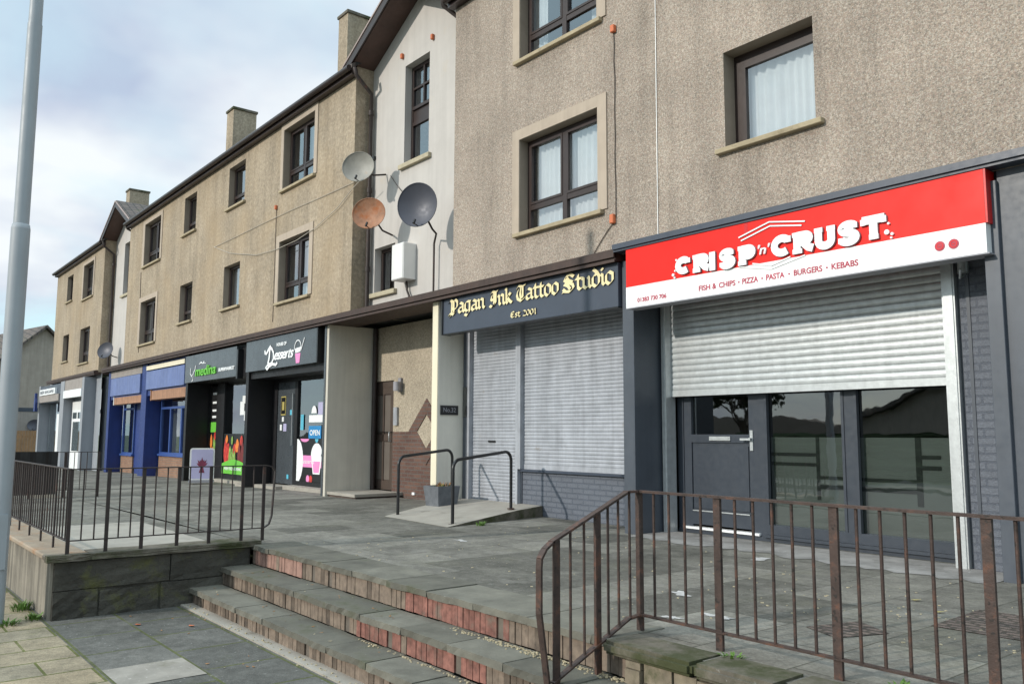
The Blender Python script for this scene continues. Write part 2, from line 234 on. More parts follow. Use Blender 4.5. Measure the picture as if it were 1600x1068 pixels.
# ------------------------------------------------------------------ object helpers
ROOT = {}
def tag(o, label=None, cat=None, group=None, kind=None):
    if label: o['label'] = label
    if cat: o['category'] = cat
    if group: o['group'] = group
    if kind: o['kind'] = kind
    return o
def thing(name, loc, label, cat, group=None):
    o = bpy.data.objects.new(name, None); COL.objects.link(o); o.location = loc; o.empty_display_size = .2
    ROOT[o] = Vector(loc); return tag(o, label, cat, group)
class MB:
    def __init__(s): s.b = bmesh.new(); s.mats = []
    def mi(s, m):
        if m is None: return 0
        if m not in s.mats: s.mats.append(m)
        return s.mats.index(m)
    def face(s, pts, m=None):
        f = s.b.faces.new([s.b.verts.new(p) for p in pts]); f.material_index = s.mi(m); return f
    def box(s, x0, x1, y0, y1, z0, z1, m=None, rot=0, piv=None):
        x0, x1 = min(x0, x1), max(x0, x1); y0, y1 = min(y0, y1), max(y0, y1); z0, z1 = min(z0, z1), max(z0, z1)
        P = [Vector((x, y, z)) for z in (z0, z1) for x, y in ((x0, y0), (x1, y0), (x1, y1), (x0, y1))]
        if rot:
            c = Vector(piv) if piv else Vector(((x0 + x1) / 2, (y0 + y1) / 2, (z0 + z1) / 2)); M_ = Matrix.Rotation(rot, 3, 'Z'); P = [M_ @ (p - c) + c for p in P]
        v = [s.b.verts.new(p) for p in P]; k = s.mi(m)
        for q in ((3, 2, 1, 0), (4, 5, 6, 7), (0, 1, 5, 4), (1, 2, 6, 5), (2, 3, 7, 6), (3, 0, 4, 7)):
            s.b.faces.new([v[i] for i in q]).material_index = k
        return s
    def prism(s, poly, d, m=None, cap=None, side=None):
        """poly = list of 3D points (planar), extruded by vector d"""
        d = Vector(d); a = [s.b.verts.new(p) for p in poly]; b = [s.b.verts.new(Vector(p) + d) for p in poly]; n = len(poly)
        kc = s.mi(cap or m); ks = s.mi(side or m)
        s.b.faces.new(a).material_index = kc; s.b.faces.new(b[::-1]).material_index = kc
        for i in range(n): s.b.faces.new((a[i], b[i], b[(i + 1) % n], a[(i + 1) % n])).material_index = ks
        return s
    def tube(s, pts, r, n=8, m=None, closed=False, r2=None, smooth=True):
        pts = [Vector(p) for p in pts]; rings = []; k = s.mi(m); N_ = len(pts)
        t0 = (pts[1] - pts[0]).normalized(); u = t0.cross(Vector((0, 0, 1)))
        if u.length < .05: u = t0.cross(Vector((0, 1, 0)))
        u.normalize()
        for i, p in enumerate(pts):
            if i == 0: t = pts[1] - pts[0]
            elif i == N_ - 1: t = pts[-1] - pts[-2]
            else: t = (pts[i + 1] - p).normalized() + (p - pts[i - 1]).normalized()
            t.normalize(); u = (u - t * u.dot(t)).normalized(); v = t.cross(u)
            rr = r if r2 is None else r + (r2 - r) * i / (N_ - 1)
            rings.append([s.b.verts.new(p + (u * math.cos(a) + v * math.sin(a)) * rr) for a in [2 * math.pi * j / n + math.pi / n for j in range(n)]])
        for a, b in zip(rings, rings[1:]):
            for j in range(n):
                f = s.b.faces.new((a[j], a[(j + 1) % n], b[(j + 1) % n], b[j])); f.material_index = k; f.smooth = smooth and n > 5
        s.b.faces.new([s.b.verts.new(v.co) for v in rings[0][::-1]]).material_index = k; s.b.faces.new([s.b.verts.new(v.co) for v in rings[-1]]).material_index = k
        return s
    def bar(s, p, q, w_, t_, m=None):
        """flat bar between p and q, w_ across (horizontal), t_ vertical thickness"""
        p, q = Vector(p), Vector(q); d = (q - p).normalized(); a = Vector((-d.y, d.x, 0))
        a = a.normalized() if a.length > .01 else Vector((1, 0, 0)); b = d.cross(a).normalized()
        a *= w_ / 2; b *= t_ / 2
        return s.prism([p - a - b, p + a - b, p + a + b, p - a + b], q - p, m)
    def cyl(s, c, r, h, n=20, m=None, axis='z', r2=None):
        ax = {'x': Vector((1, 0, 0)), 'y': Vector((0, 1, 0)), 'z': Vector((0, 0, 1))}[axis]
        return s.tube([Vector(c), Vector(c) + ax * h], r, n, m, r2=r2)
    def bevel(s, w_=.004, seg=1):
        bmesh.ops.bevel(s.b, geom=list(s.b.edges), offset=w_, segments=seg, affect='EDGES', clamp_overlap=True); return s
    def build(s, name, m, parent=None, loc=None):
        if parent is not None:
            r = ROOT[parent]
        elif loc is not None: r = Vector(loc)
        else:
            vs = [v.co for v in s.b.verts]
            r = Vector(((min(v.x for v in vs) + max(v.x for v in vs)) / 2, (min(v.y for v in vs) + max(v.y for v in vs)) / 2, min(v.z for v in vs)))
        bmesh.ops.recalc_face_normals(s.b, faces=s.b.faces)
        for v in s.b.verts: v.co -= r
        me = bpy.data.meshes.new(name); s.b.to_mesh(me); s.b.free()
        if s.mats:
            for k in s.mats: me.materials.append(K[k] if isinstance(k, str) else k)
        else: me.materials.append(K[m] if isinstance(m, str) else m)
        o = bpy.data.objects.new(name, me); COL.objects.link(o)
        if parent is not None: o.parent = parent
        else: o.location = r
        ROOT[o] = r; return o
def struct(name, mb, m): return tag(mb.build(name, m, loc=(0, 0, 0)), kind='structure')
def sheet(name, x0, x1, y0, y1, z, m): return struct(name, MB_face([(x0, y0, z), (x1, y0, z), (x1, y1, z), (x0, y1, z)]), m)
def MB_face(p): b = MB(); b.face(p); return b
def B(x0, x1, y0, y1, z0, z1, bev=0):
    b = MB(); b.box(x0, x1, y0, y1, z0, z1)
    if bev: b.bevel(bev)
    return b

def wall_mesh(b, x0, x1, z0, z1, y, holes, depth, m=None, mr=None):
    xs = sorted({x0, x1, *[v for h in holes for v in h[:2]]}); zs = sorted({z0, z1, *[v for h in holes for v in h[2:]]})
    for a, c in zip(xs, xs[1:]):
        for d, e_ in zip(zs, zs[1:]):
            cx, cz = (a + c) / 2, (d + e_) / 2
            if any(h[0] < cx < h[1] and h[2] < cz < h[3] for h in holes): continue
            b.face([(a, y, d), (c, y, d), (c, y, e_), (a, y, e_)], m)
    for (a, c, d, e_) in holes:
        for q in ([(a, y, d), (a, y + depth, d), (a, y + depth, e_), (a, y, e_)], [(c, y, d), (c, y, e_), (c, y + depth, e_), (c, y + depth, d)],
                  [(a, y, e_), (a, y + depth, e_), (c, y + depth, e_), (c, y, e_)], [(a, y, d), (c, y, d), (c, y + depth, d), (a, y + depth, d)]):
            b.face(q, mr or m)

def pane_face(b, x0, x1, y, z0, z1): b.face([(x0, y, z0), (x1, y, z0), (x1, y, z1), (x0, y, z1)])
def text_mesh(body, size, bold=0, shear=0, xs=1, depth=.004, font_align='LEFT', spacing=1):
    cu = bpy.data.curves.new('txt', 'FONT'); cu.body = body; cu.size = size; cu.offset = bold; cu.shear = shear; cu.extrude = depth / 2; cu.align_x = font_align; cu.space_character = spacing
    o = bpy.data.objects.new('txt', cu); COL.objects.link(o); bpy.context.view_layer.update()
    dg = bpy.context.evaluated_depsgraph_get(); me = bpy.data.meshes.new_from_object(o.evaluated_get(dg))
    COL.objects.unlink(o); bpy.data.objects.remove(o)
    return me
def lettering(name, body, x, z, y, width, height, m, parent, bold=0, shear=0, depth=.006, axis='x', spacing=1):
    """text on a plane facing -Y (axis x) or +X (axis y), fitted to width, cap height"""
    me = text_mesh(body, 1., bold, shear, depth=depth / max(height, .01) * .7, spacing=spacing)
    vs = [v.co.copy() for v in me.vertices]; x0 = min(v.x for v in vs); x1 = max(v.x for v in vs); z1 = max(v.y for v in vs); z0 = min(v.y for v in vs)
    b = MB(); b.b.from_mesh(me); bpy.data.meshes.remove(me)
    for v in b.b.verts:
        u = (v.co.x - x0) / (x1 - x0) * width; h_ = (v.co.y - z0) / (z1 - z0) * height; d = (depth / 2 + .003) if v.co.z < 0 else (depth + .003)
        d = .0004 if v.co.z < 0 else depth
        v.co = Vector((x + u, y - d, z + h_)) if axis == 'x' else Vector((y + d, x + u, z + h_))
    for f in b.b.faces: f.material_index = 0
    return b.build(name, m, parent)

def arc(cx, cz, rx_, rz, a0, a1, n=12): return [(cx + rx_ * math.cos(R(a0 + (a1 - a0) * i / n)), cz + rz * math.sin(R(a0 + (a1 - a0) * i / n))) for i in range(n + 1)]
def nib_strokes(b, strokes, ox, oz, sx, sz, y, th, nw, ang=40, cap='gold', side='gold_side', jit=0):
    n = Vector((math.cos(R(ang)), math.sin(R(ang)))) * nw / 2; k = 0
    for st in strokes:
        for p, q in zip(st, st[1:]):
            P = Vector((ox + p[0] * sx, oz + p[1] * sz)); Q = Vector((ox + q[0] * sx, oz + q[1] * sz))
            if abs((Q - P).cross(n)) < 1e-7: continue
            if (Q - P).cross(n) < 0: P, Q = Q, P
            t = th + k * .00015; k += 1
            b.prism([(P.x - n.x, y - t, P.y - n.y), (Q.x - n.x, y - t, Q.y - n.y), (Q.x + n.x, y - t, Q.y + n.y), (P.x + n.x, y - t, P.y + n.y)], (0, t - .001, 0), cap=cap, side=side)
def pen_strokes(b, strokes, ox, oz, sx, sz, y, th, w_, cap='white', side='shadow_grey'):
    k = 0
    for st in strokes:
        ww = w_
        if isinstance(st, tuple) and isinstance(st[0], (int, float)): ww = w_ * st[0]; st = st[1]
        P = [Vector((ox + p[0] * sx, oz + p[1] * sz)) for p in st]; n = len(P); L = []; Rr = []
        closed = (P[0] - P[-1]).length < 1e-6
        for i in range(n):
            if i == 0: d = (P[1] - P[0]) if not closed else (P[1] - P[0]).normalized() + (P[-1] - P[-2]).normalized()
            elif i == n - 1: d = (P[-1] - P[-2]) if not closed else (P[1] - P[0]).normalized() + (P[-1] - P[-2]).normalized()
            else: d = (P[i + 1] - P[i]).normalized() + (P[i] - P[i - 1]).normalized()
            if d.length < 1e-6: d = P[i] - P[i - 1]
            d.normalize(); nn = Vector((-d.y, d.x)) * ww / 2; L.append(P[i] + nn); Rr.append(P[i] - nn)
        for i in range(n - 1):
            t = th + k * .00012; k += 1
            b.prism([(L[i].x, y - t, L[i].y), (L[i + 1].x, y - t, L[i + 1].y), (Rr[i + 1].x, y - t, Rr[i + 1].y), (Rr[i].x, y - t, Rr[i].y)], (0, t - .001, 0), cap=cap, side=side)

# ------------------------------------------------------------------ setting
def tz(x): return -.05 if x > -13 else -.05 + .0085 * (x + 13)
b = MB(); xs = [4, -9, -13, -19, -26, -34, -45, -70]
for a, c in zip(xs, xs[1:]):
    yf = -4.02
    b.face([(c, yf, tz(c)), (a, yf, tz(a)), (a, .95, tz(a)), (c, .95, tz(c))])
b.face([(-18.5, -5.80, tz(-18.5)), (-9.18, -5.80, -.05), (-9.18, -4.0201, -.05), (-18.5, -4.0201, tz(-18.5))])
struct('terrace', b, 'terrace')
sheet('pavement', -18.5, 4, -6.08, -4.0, -.60, 'paving')
sheet('paver_footway', -60, 12, -10.4, -6.08, -.60, 'beige')
sheet('lower_pavement', -60, -18.5, -6.08, -4.0, -.60, 'paving')
b = MB(); b.box(-60, 12, -10.55, -10.4, -.75, -.598); struct('kerb', b, 'concrete')
sheet('road', -120, 60, -19, -10.55, -.72, 'asphalt')
sheet('ground', -900, 900, -900, 900, -.80, 'grass')
b = MB(); b.box(-120, 60, -22, -19, -.75, -.60); struct('far_pavement', b, 'paving')
b = MB(); b.face([(-6.93, -6.055, -.596), (-6.37, -6.055, -.596), (-6.37, -5.47, -.596), (-6.93, -5.47, -.596)]); struct('paving_slab', b, 'light_slab')
b = MB(); b.box(-12.3, -9.25, -5.72, -4.35, -.2, -.046); struct('concrete_slab', b, 'concrete')
b = MB(); b.box(-18.5, 4, .60, .95, -.2, -.02)  # concrete strip at the shop doors
b = MB(); P = [(-7.14, .62), (-3.0, .62)]; x = -3.0
while x > -7.1: P.append((x, -.22 + random.uniform(-.12, .12))); x -= .13
P.append((-7.14, -.1)); b.face([(px, py, -.0455) for px, py in P]); struct('threshold_strip', b, 'dusty')

# steps: three rises; slabs for treads, soldier bricks for risers
st = MB(); TX0, TX1 = -9.02, -3.45
def slabs(b, x0, x1, y0, y1, zt, th, step, off, mats):
    x = x0; i = 0
    cuts = [x0]; c = off
    while c < x1 - .05:
        if c > x0 + .1: cuts.append(c)
        c += step
    cuts.append(x1)
    for a, d in zip(cuts, cuts[1:]):
        dz = random.uniform(-.004, .004); dy = random.uniform(-.006, .006); v = random.uniform(-.003, .003)
        t = MB(); t.box(a + .003, d - .003, y0 + dy, y1, zt - th + dz, zt + dz)
        bmesh.ops.bisect_plane(t.b, geom=t.b.verts[:] + t.b.edges[:] + t.b.faces[:], plane_co=(0, y0 + dy + .05, 0), plane_no=(0, 1, 0))
        for q in range(1, 9): bmesh.ops.bisect_plane(t.b, geom=t.b.verts[:] + t.b.edges[:] + t.b.faces[:], plane_co=(a + (d - a) * q / 9, 0, 0), plane_no=(1, 0, 0))
        for q in t.b.verts:
            if q.co.y < y0 + dy + .001: q.co.y += random.uniform(-.003, .009) + (random.random() < .06) * .008; q.co.z += random.uniform(-.003, .001) * (q.co.z > zt - .02)
        for f in t.b.faces: f.material_index = 0
        k = b.mi(random.choice(mats))
        vm = {}
        for vtx in t.b.verts: vm[vtx] = b.b.verts.new(vtx.co + Vector((0, 0, v if vtx.co.x > (a + d) / 2 else -v)))
        for f in t.b.faces: b.b.faces.new([vm[q] for q in f.verts]).material_index = k
        t.b.free()
slabs(st, -9.05, -3.60, -4.09, -3.60, -.044, .05, .6, -7.96 - .6, ['tread', 'tread_b', 'tread'])
slabs(st, -9.02, -3.35, -4.43, -4.08, -.245, .05, .6, -7.79 - .6, ['tread_b', 'tread', 'tread_b'])
slabs(st, -9.02, -3.20, -4.745, -4.41, -.430, .05, .6, -8.33, ['tread_b', 'tread', 'tread_b'])
def riser(y, z0, z1, red):
    st.box(TX0, TX1 + .15, y + .008, y + .3, z0, z1, 'mortar')
    x = TX0
    while x < TX1 + .15:
        w_ = random.choice((.062, .066, .070, .074))
        k = 'rb_brown' if random.random() > .28 else 'rb_dark'
        for a, c, mm in red:
            if a < x < c and random.random() < .93: k = mm
        if random.random() < .965: st.box(x, min(x + w_ - .006, TX1 + .15), y - random.uniform(0, .009), y + .02, z0 + random.uniform(0, .005), z1 - .002, k)
        x += w_
riser(-4.06, -.245, -.094, [(-9.0, -7.75, 'rb_pink'), (-5.95, -4.62, 'rb_red')])
riser(-4.39, -.43, -.295, [(-6.15, -4.45, 'rb_red')])
riser(-4.70, -.60, -.48, [])
st.box(-9.0, -3.3, -4.83, -4.70, -.62, -.585, 'concrete')
struct('steps', st, 'tread')
# far flight of steps beyond the raised platform
st = MB()
for i, (y, z) in enumerate(((-4.09, -.1), (-4.43, -.28), (-4.75, -.45))): st.box(-26, -18.6, y, -3.9, z - .2, z, 'tread')
struct('far_steps', st, 'tread')

# retaining walls of the raised platform
def retaining(name, label, body, face_m, cop, cop_m, loc):
    t = thing(name, loc, label, 'wall')
    body.build('wall_face', face_m, t); cop.build('coping', cop_m, t); return t
b = MB(); b.box(-18.5, -9.195, -6.03, -5.72, -.62, -.052); b.box(-9.194, -9.035, -6.035, -6.01, -.62, -.054)
t = thing('retaining_wall', (-13.7, -5.9, -.6), 'low pale streaked wall of the raised platform beside the street paving, under the railing', 'wall')
b.build('wall_face', 'wallface', t)
c = MB(); c.box(-18.56, -9.06, -6.08, -5.70, -.052, .0); c.bevel(.012); c.build('coping', 'coping_rust', t)
t = thing('stepped_side_wall', (-9.1, -5, -.6), 'short dark mossy stone wall closing the left end of the steps', 'wall')
c = MB()
def stone(x0, x1, y0, y1, z0, z1):
    q = MB(); q.box(x0, x1, y0, y1, z0, z1); bmesh.ops.subdivide_edges(q.b, edges=list(q.b.edges), cuts=4, use_grid_fill=True)
    for v in q.b.verts:
        if v.co.x > x0 + .02: v.co.x += random.uniform(-.008, .010)
    vm = {v: c.b.verts.new(v.co) for v in q.b.verts}
    for f in q.b.faces: c.b.faces.new([vm[v] for v in f.verts])
    q.b.free()
c.box(-9.2, -9.025, -5.99, -4.1, -.62, -.07)
stone(-9.19, -9.005, -6.008, -5.62, -.62, -.34); stone(-9.19, -9.012, -5.60, -5.05, -.62, -.36); stone(-9.19, -9.0, -5.03, -4.12, -.62, -.345)
stone(-9.19, -9.006, -6.008, -4.95, -.33, -.07); stone(-9.19, -9.0, -4.94, -4.12, -.335, -.07)
c.build('stone_face', 'wallstone', t)
c = MB(); c.box(-9.06, -8.965, -6.085, -5.696, -.058, .003); c.box(-9.30, -8.965, -5.695, -4.0, -.058, .002); bmesh.ops.subdivide_edges(c.b, edges=list(c.b.edges), cuts=6, use_grid_fill=True)
for v in c.b.verts: v.co.x += random.uniform(-.006, .006); v.co.z += random.uniform(-.003, .003)
c.build('coping', 'coping', t)
t = thing('garden_kerb_wall', (-1, -4.1, -.6), 'low broken stone kerb wall under the right hand railing', 'wall')
c = MB(); c.box(-3.42, 4, -4.06, -3.8, -.62, -.115)
x = -3.44
while x < 1:
    w_ = random.uniform(.09, .22)
    z = -.60
    while z < -.14:
        h_ = random.uniform(.09, .15); q = random.uniform(0, .05); c.box(x + .006, x + w_ - .006, -4.10 - q, -4.0, z + .005, min(z + h_, -.118)); z += h_
    x += w_
c.build('stone_face', mat('rubble_stone', (.21, .175, .125), .9, .35, 7, bs=30, bst=.8, dirt=((.08, .08, .04), 4, .55)), t)
c = MB(); x = -3.62
while x < 3.5:
    w_ = random.uniform(.42, .75); q = MB(); q.box(x + .005, x + w_ - .005, -4.15 + random.uniform(-.015, .02), -3.84, -.115, -.038 + random.uniform(-.006, .006)); bmesh.ops.bevel(q.b, geom=list(q.b.edges), offset=.02, segments=2, affect='EDGES')
    vm = {v: c.b.verts.new(v.co) for v in q.b.verts}
    for f in q.b.faces: c.b.faces.new([vm[v] for v in f.verts])
    q.b.free(); x += w_
c.build('coping', 'coping', t)

# patches and spilt paint on the terrace (flat marks, each its own sheet)
b = MB(); b.face([(x, y, -.045) for x, y in ((-3.08, -2.86), (-2.80, -2.98), (-2.66, -2.62), (-2.95, -2.44))]); tag(b.build('repair_patch', 'pavpatch'), 'small brown cobbled repair patch in the slabs behind the right railing', 'patch')
b = MB(); b.face([(x, y, -.045) for x, y in ((-2.60, -2.20), (-1.6, -2.15), (-1.6, -1.35), (-2.62, -1.42))]); tag(b.build('repair_patch', 'pavpatch'), 'large brown ribbed patch at the right edge of the terrace', 'patch')
def blot(px, py, r, z, label, m='paint'):
    b = MB(); p = []
    for i in range(22):
        a = 2 * math.pi * i / 22; q = r * random.uniform(.45, 1.1) * (1 + .5 * math.cos(2 * a + r * 90)); p.append((px + q * math.cos(a) * 1.3, py + q * math.sin(a), z))
    b.face(p); return tag(b.build('paint_splash', m), label, 'paint mark')
for px, py, r, l in ((-4.28, -2.62, .085, 'round white paint splash on the slabs behind the corner of the right railing'), (-3.62, -3.05, .07, 'narrow white paint splash behind the second post of the right railing'),
                     (-3.80, -3.32, .06, 'faint white splash nearest the foot of the right railing'), (-7.95, -2.05, .075, 'white splash on the slabs in front of the ramp kerb'), (-5.0, -.55, .10, 'white smear on the slabs just outside the grey shop door')):
    blot(px, py, r, -.0455, l)
# moss/mortar line in front of the steps

# ------------------------------------------------------------------ windows and blocks
def window(par, x0, x1, z0, z1, y, style, curtain=None, surround=None, sill=.06, rec=.15, wide=.065, sillm='sill', label=None):
    f = MB(); a, c = x0 + .004, x1 - .004; d, e_ = z0 + .004, z1 - .004; yy = y + rec; F = wide
    def bx(p, q, r, s_, dy=0, th=.06): f.box(p, q, yy - dy, yy + th, r, s_)
    bx(a, a + F, d, e_); bx(c - F, c, d, e_); bx(a + F, c - F, d, d + F); bx(a + F, c - F, e_ - F, e_)
    panes = []
    mid = (a + c) / 2; tr = d + (e_ - d) * .28
    if style == 'big':
        bx(mid - .045, mid + .045, d + F, e_ - F, .004); bx(a + F, mid - .045, tr - .04, tr + .04); bx(mid + .045, c - F, tr - .04, tr + .04)
        for p, q in ((a + F, mid - .045), (mid + .045, c - F)):
            for r, s_ in ((tr + .04, e_ - F),): 
                for u in ((p, p + .035, r, s_), (q - .035, q, r, s_), (p + .035, q - .035, r, r + .035), (p + .035, q - .035, s_ - .035, s_)): f.box(u[0], u[1], yy - .012, yy + .03, u[2], u[3])
            panes += [(p, q, tr + .04, e_ - F), (p, q, d + F, tr - .04)]
    elif style == 'small':
        bx(a + F, c - F, tr - .04, tr + .04, .003); panes += [(a + F, c - F, tr + .04, e_ - F), (a + F, c - F, d + F, tr - .04)]
    elif style == 'thick':
        bx(a + F, c - F, e_ - .17, e_ - F, -.002); bx(a + F, a + .15, d + F, e_ - .17, -.002); panes.append((a + .15, c - F, d + F, e_ - .17))
    elif style == 'tall':
        s1 = d + (e_ - d) * .42; s2 = d + (e_ - d) * .56
        bx(a + F, c - F, s1, s2, -.01); bx(a + F, c - F, s2 - .02, s2 + .04, .03); bx(a + F, c - F, s1 - .05, s1 + .02, .004)
        m2 = (s2 + .04 + e_ - F) / 2; bx(mid - .02, mid + .02, s2 + .04, e_ - F); bx(a + F, mid - .02, m2 - .02, m2 + .02); bx(mid + .02, c - F, m2 - .02, m2 + .02)
        panes += [(a + F, mid - .02, s2 + .04, m2 - .02), (mid + .02, c - F, s2 + .04, m2 - .02), (a + F, mid - .02, m2 + .02, e_ - F), (mid + .02, c - F, m2 + .02, e_ - F), (a + F, c - F, d + F, s1 - .05)]
    else: panes.append((a + F, c - F, d + F, e_ - F))
    wn = f.build('window', 'brown', par)
    for p in panes:
        g = MB(); g.face([(p[0] - .01, yy + .03, p[2] - .01), (p[1] + .01, yy + .03, p[2] - .01), (p[1] + .01, yy + .03, p[3] + .01), (p[0] - .01, yy + .03, p[3] + .01)]); g.build('pane', 'glass', wn)
    if sill:
        g = MB(); g.box(x0 - .10, x1 + .10, y - .075, y + rec, z0 - sill, z0 - .001); g.bevel(.006); g.build('sill', sillm, wn)
    if surround:
        l, r, t_ = surround; g = MB(); zb = z0 - sill if not sill else z0 + .0
        g.box(x0 - l, x0 - .002, y - .022, y + .02, zb, z1 + t_); g.box(x1 + .002, x1 + r, y - .022, y + .02, zb, z1 + t_); g.box(x0 - .002, x1 + .002, y - .022, y + .02, z1 + .002, z1 + t_)
        g.build('surround', 'band', wn)
    if curtain:
        m, parts = curtain
        for (u0, u1) in parts:
            g = MB(); n = max(8, int((u1 - u0) * (x1 - x0) / .025)); X0 = x0 + (x1 - x0) * u0; X1 = x0 + (x1 - x0) * u1; pr = None; ph = random.random() * 6
            for i in range(n + 1):
                x = X0 + (X1 - X0) * i / n; q = yy + .14 + .022 * math.sin(x * 55 + ph + 1.5 * math.sin(x * 9)); cur = [g.b.verts.new((x, q, z)) for z in (z0 - .02, z1 + .02)]
                if pr: g.b.faces.new((pr[0], cur[0], cur[1], pr[1])).smooth = True
                pr = cur
            g.build('curtain', m, wn)
    return wn

EAVE = 8.42; PITCH = math.tan(R(33)); RY = 4.3
def block(x0, x1, label, wins, m, chim=None, back=9.0):
    t = thing('tenement_block', ((x0 + x1) / 2, 4, -.1), label, 'building')
    b = MB(); holes = [w_[:4] for w_ in wins]
    wall_mesh(b, x0, x1, 3.46, EAVE + .1, 0, holes, .27, m, 'reveal')
    for x in (x0, x1):
        b.face([(x, 0, 3.46), (x, back, 3.46), (x, back, EAVE + .1), (x, RY, EAVE + .1 + RY * PITCH - .1), (x, 0, EAVE + .1)], m)
    b.face([(x0, back, -.2), (x1, back, -.2), (x1, back, EAVE + .1), (x0, back, EAVE + .1)], m)
    b.build('wall', m, t)
    b = MB(); b.face([(x0 + .02, 1.7, 3.5), (x1 - .02, 1.7, 3.5), (x1 - .02, 1.7, EAVE), (x0 + .02, 1.7, EAVE)])
    for z in (3.47, 6.0, EAVE + .05): b.face([(x0 + .02, .02, z), (x1 - .02, .02, z), (x1 - .02, 1.7, z), (x0 + .02, 1.7, z)])
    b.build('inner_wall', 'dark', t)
    b = MB(); ov = .16; zr = EAVE + .13 + (RY + ov) * PITCH
    b.prism([(x0 - .1, -ov, EAVE + .10), (x0 - .1, RY, zr), (x0 - .1, back + ov, EAVE + .10), (x0 - .1, back + ov, EAVE + .02), (x0 - .1, RY, zr - .1), (x0 - .1, -ov, EAVE + .02)], (x1 - x0 + .2, 0, 0))
    rf = b.build('roof', 'tiles', t)
    b = MB(); b.box(x0 - .06, x1 + .06, -.13, -.002, EAVE - .10, EAVE + .03); b.tube([(x0 - .06, -.19, EAVE + .02), (x1 + .06, -.19, EAVE + .02)], .062, 10); b.build('gutter', 'brown', t)
    if chim:
        for (cx0, cx1, cy0, cy1, ct) in chim:
            b = MB(); b.box(cx0, cx1, cy0, cy1, EAVE + 1, ct - .09); cm = b.build('chimney', 'cast_far', rf)
            b = MB(); b.box(cx0 - .04, cx1 + .04, cy0 - .04, cy1 + .04, ct - .09, ct); b.bevel(.01)
            b.build('chimney_cap', 'coping', rf)
    for w_ in wins: window(t, *w_[:4], 0, **w_[4])
    return t
S1 = (.27, .17, .24)
cur = lambda *p: ('curtain', p); dim = lambda *p: ('curtain_dim', p)
RB = block(-11.12, 3.0, 'beige dry-dashed flats over the red and grey shops at the right', [
    (-9.40, -7.75, 6.79, 8.18, dict(style='big', surround=(.16, .17, .20), curtain=cur((0, .2), (.75, 1)))),
    (-9.40, -7.75, 4.12, 5.55, dict(style='big', surround=(.16, .17, .16), curtain=cur((.05, .97)))),
    (-5.70, -4.56, 4.42, 5.57, dict(style='thick', wide=.05, rec=.2, curtain=cur((0, 1))))], 'cast')
LB = block(-30.9, -14.6, 'long weathered tan three-storey flats over the black and blue shops', [
    (-18.0, -16.40, 6.74, 8.17, dict(style='big', surround=(.15, .15, .18), curtain=dim((.5, 1)))),
    (-18.06, -16.50, 4.12, 5.53, dict(style='big', surround=(.17, .17, .16), curtain=cur((.45, .62)))),
    (-21.48, -20.36, 7.02, 8.12, dict(style='small', curtain=cur((.6, 1)))),
    (-21.58, -20.48, 4.37, 5.49, dict(style='plain', curtain=dim((0, .45)))),
    (-25.06, -24.01, 6.98, 8.10, dict(style='small')),
    (-25.13, -24.05, 4.36, 5.48, dict(style='small', curtain=dim((.3, .6)))),
    (-29.04, -27.30, 6.65, 8.08, dict(style='big', surround=(.22, .16, .12))),
    (-29.10, -27.45, 4.04, 5.46, dict(style='big', surround=(.22, .16, .16), curtain=dim((0, .4))))], 'cast_far',
    [(-20.40, -19.87, 2.5, 3.34, 12.75), (-28.88, -28.25, 2.5, 3.33, 12.6)])
FB = block(-43.0, -34.4, 'end block of tan flats farthest along the terrace, over the grey shopfronts', [
    (-37.70, -36.02, 6.60, 8.03, dict(style='big', surround=(.2, .15, .12))),
    (-37.76, -36.12, 3.96, 5.39, dict(style='big', surround=(.0, .0, .0) and None)),
    (-40.81, -39.70, 6.86, 8.0, dict(style='plain')),
    (-41.0, -39.85, 4.25, 5.41, dict(style='plain'))], 'cast_far', [(-42.0, -41.4, 2.5, 3.38, 12.68)])

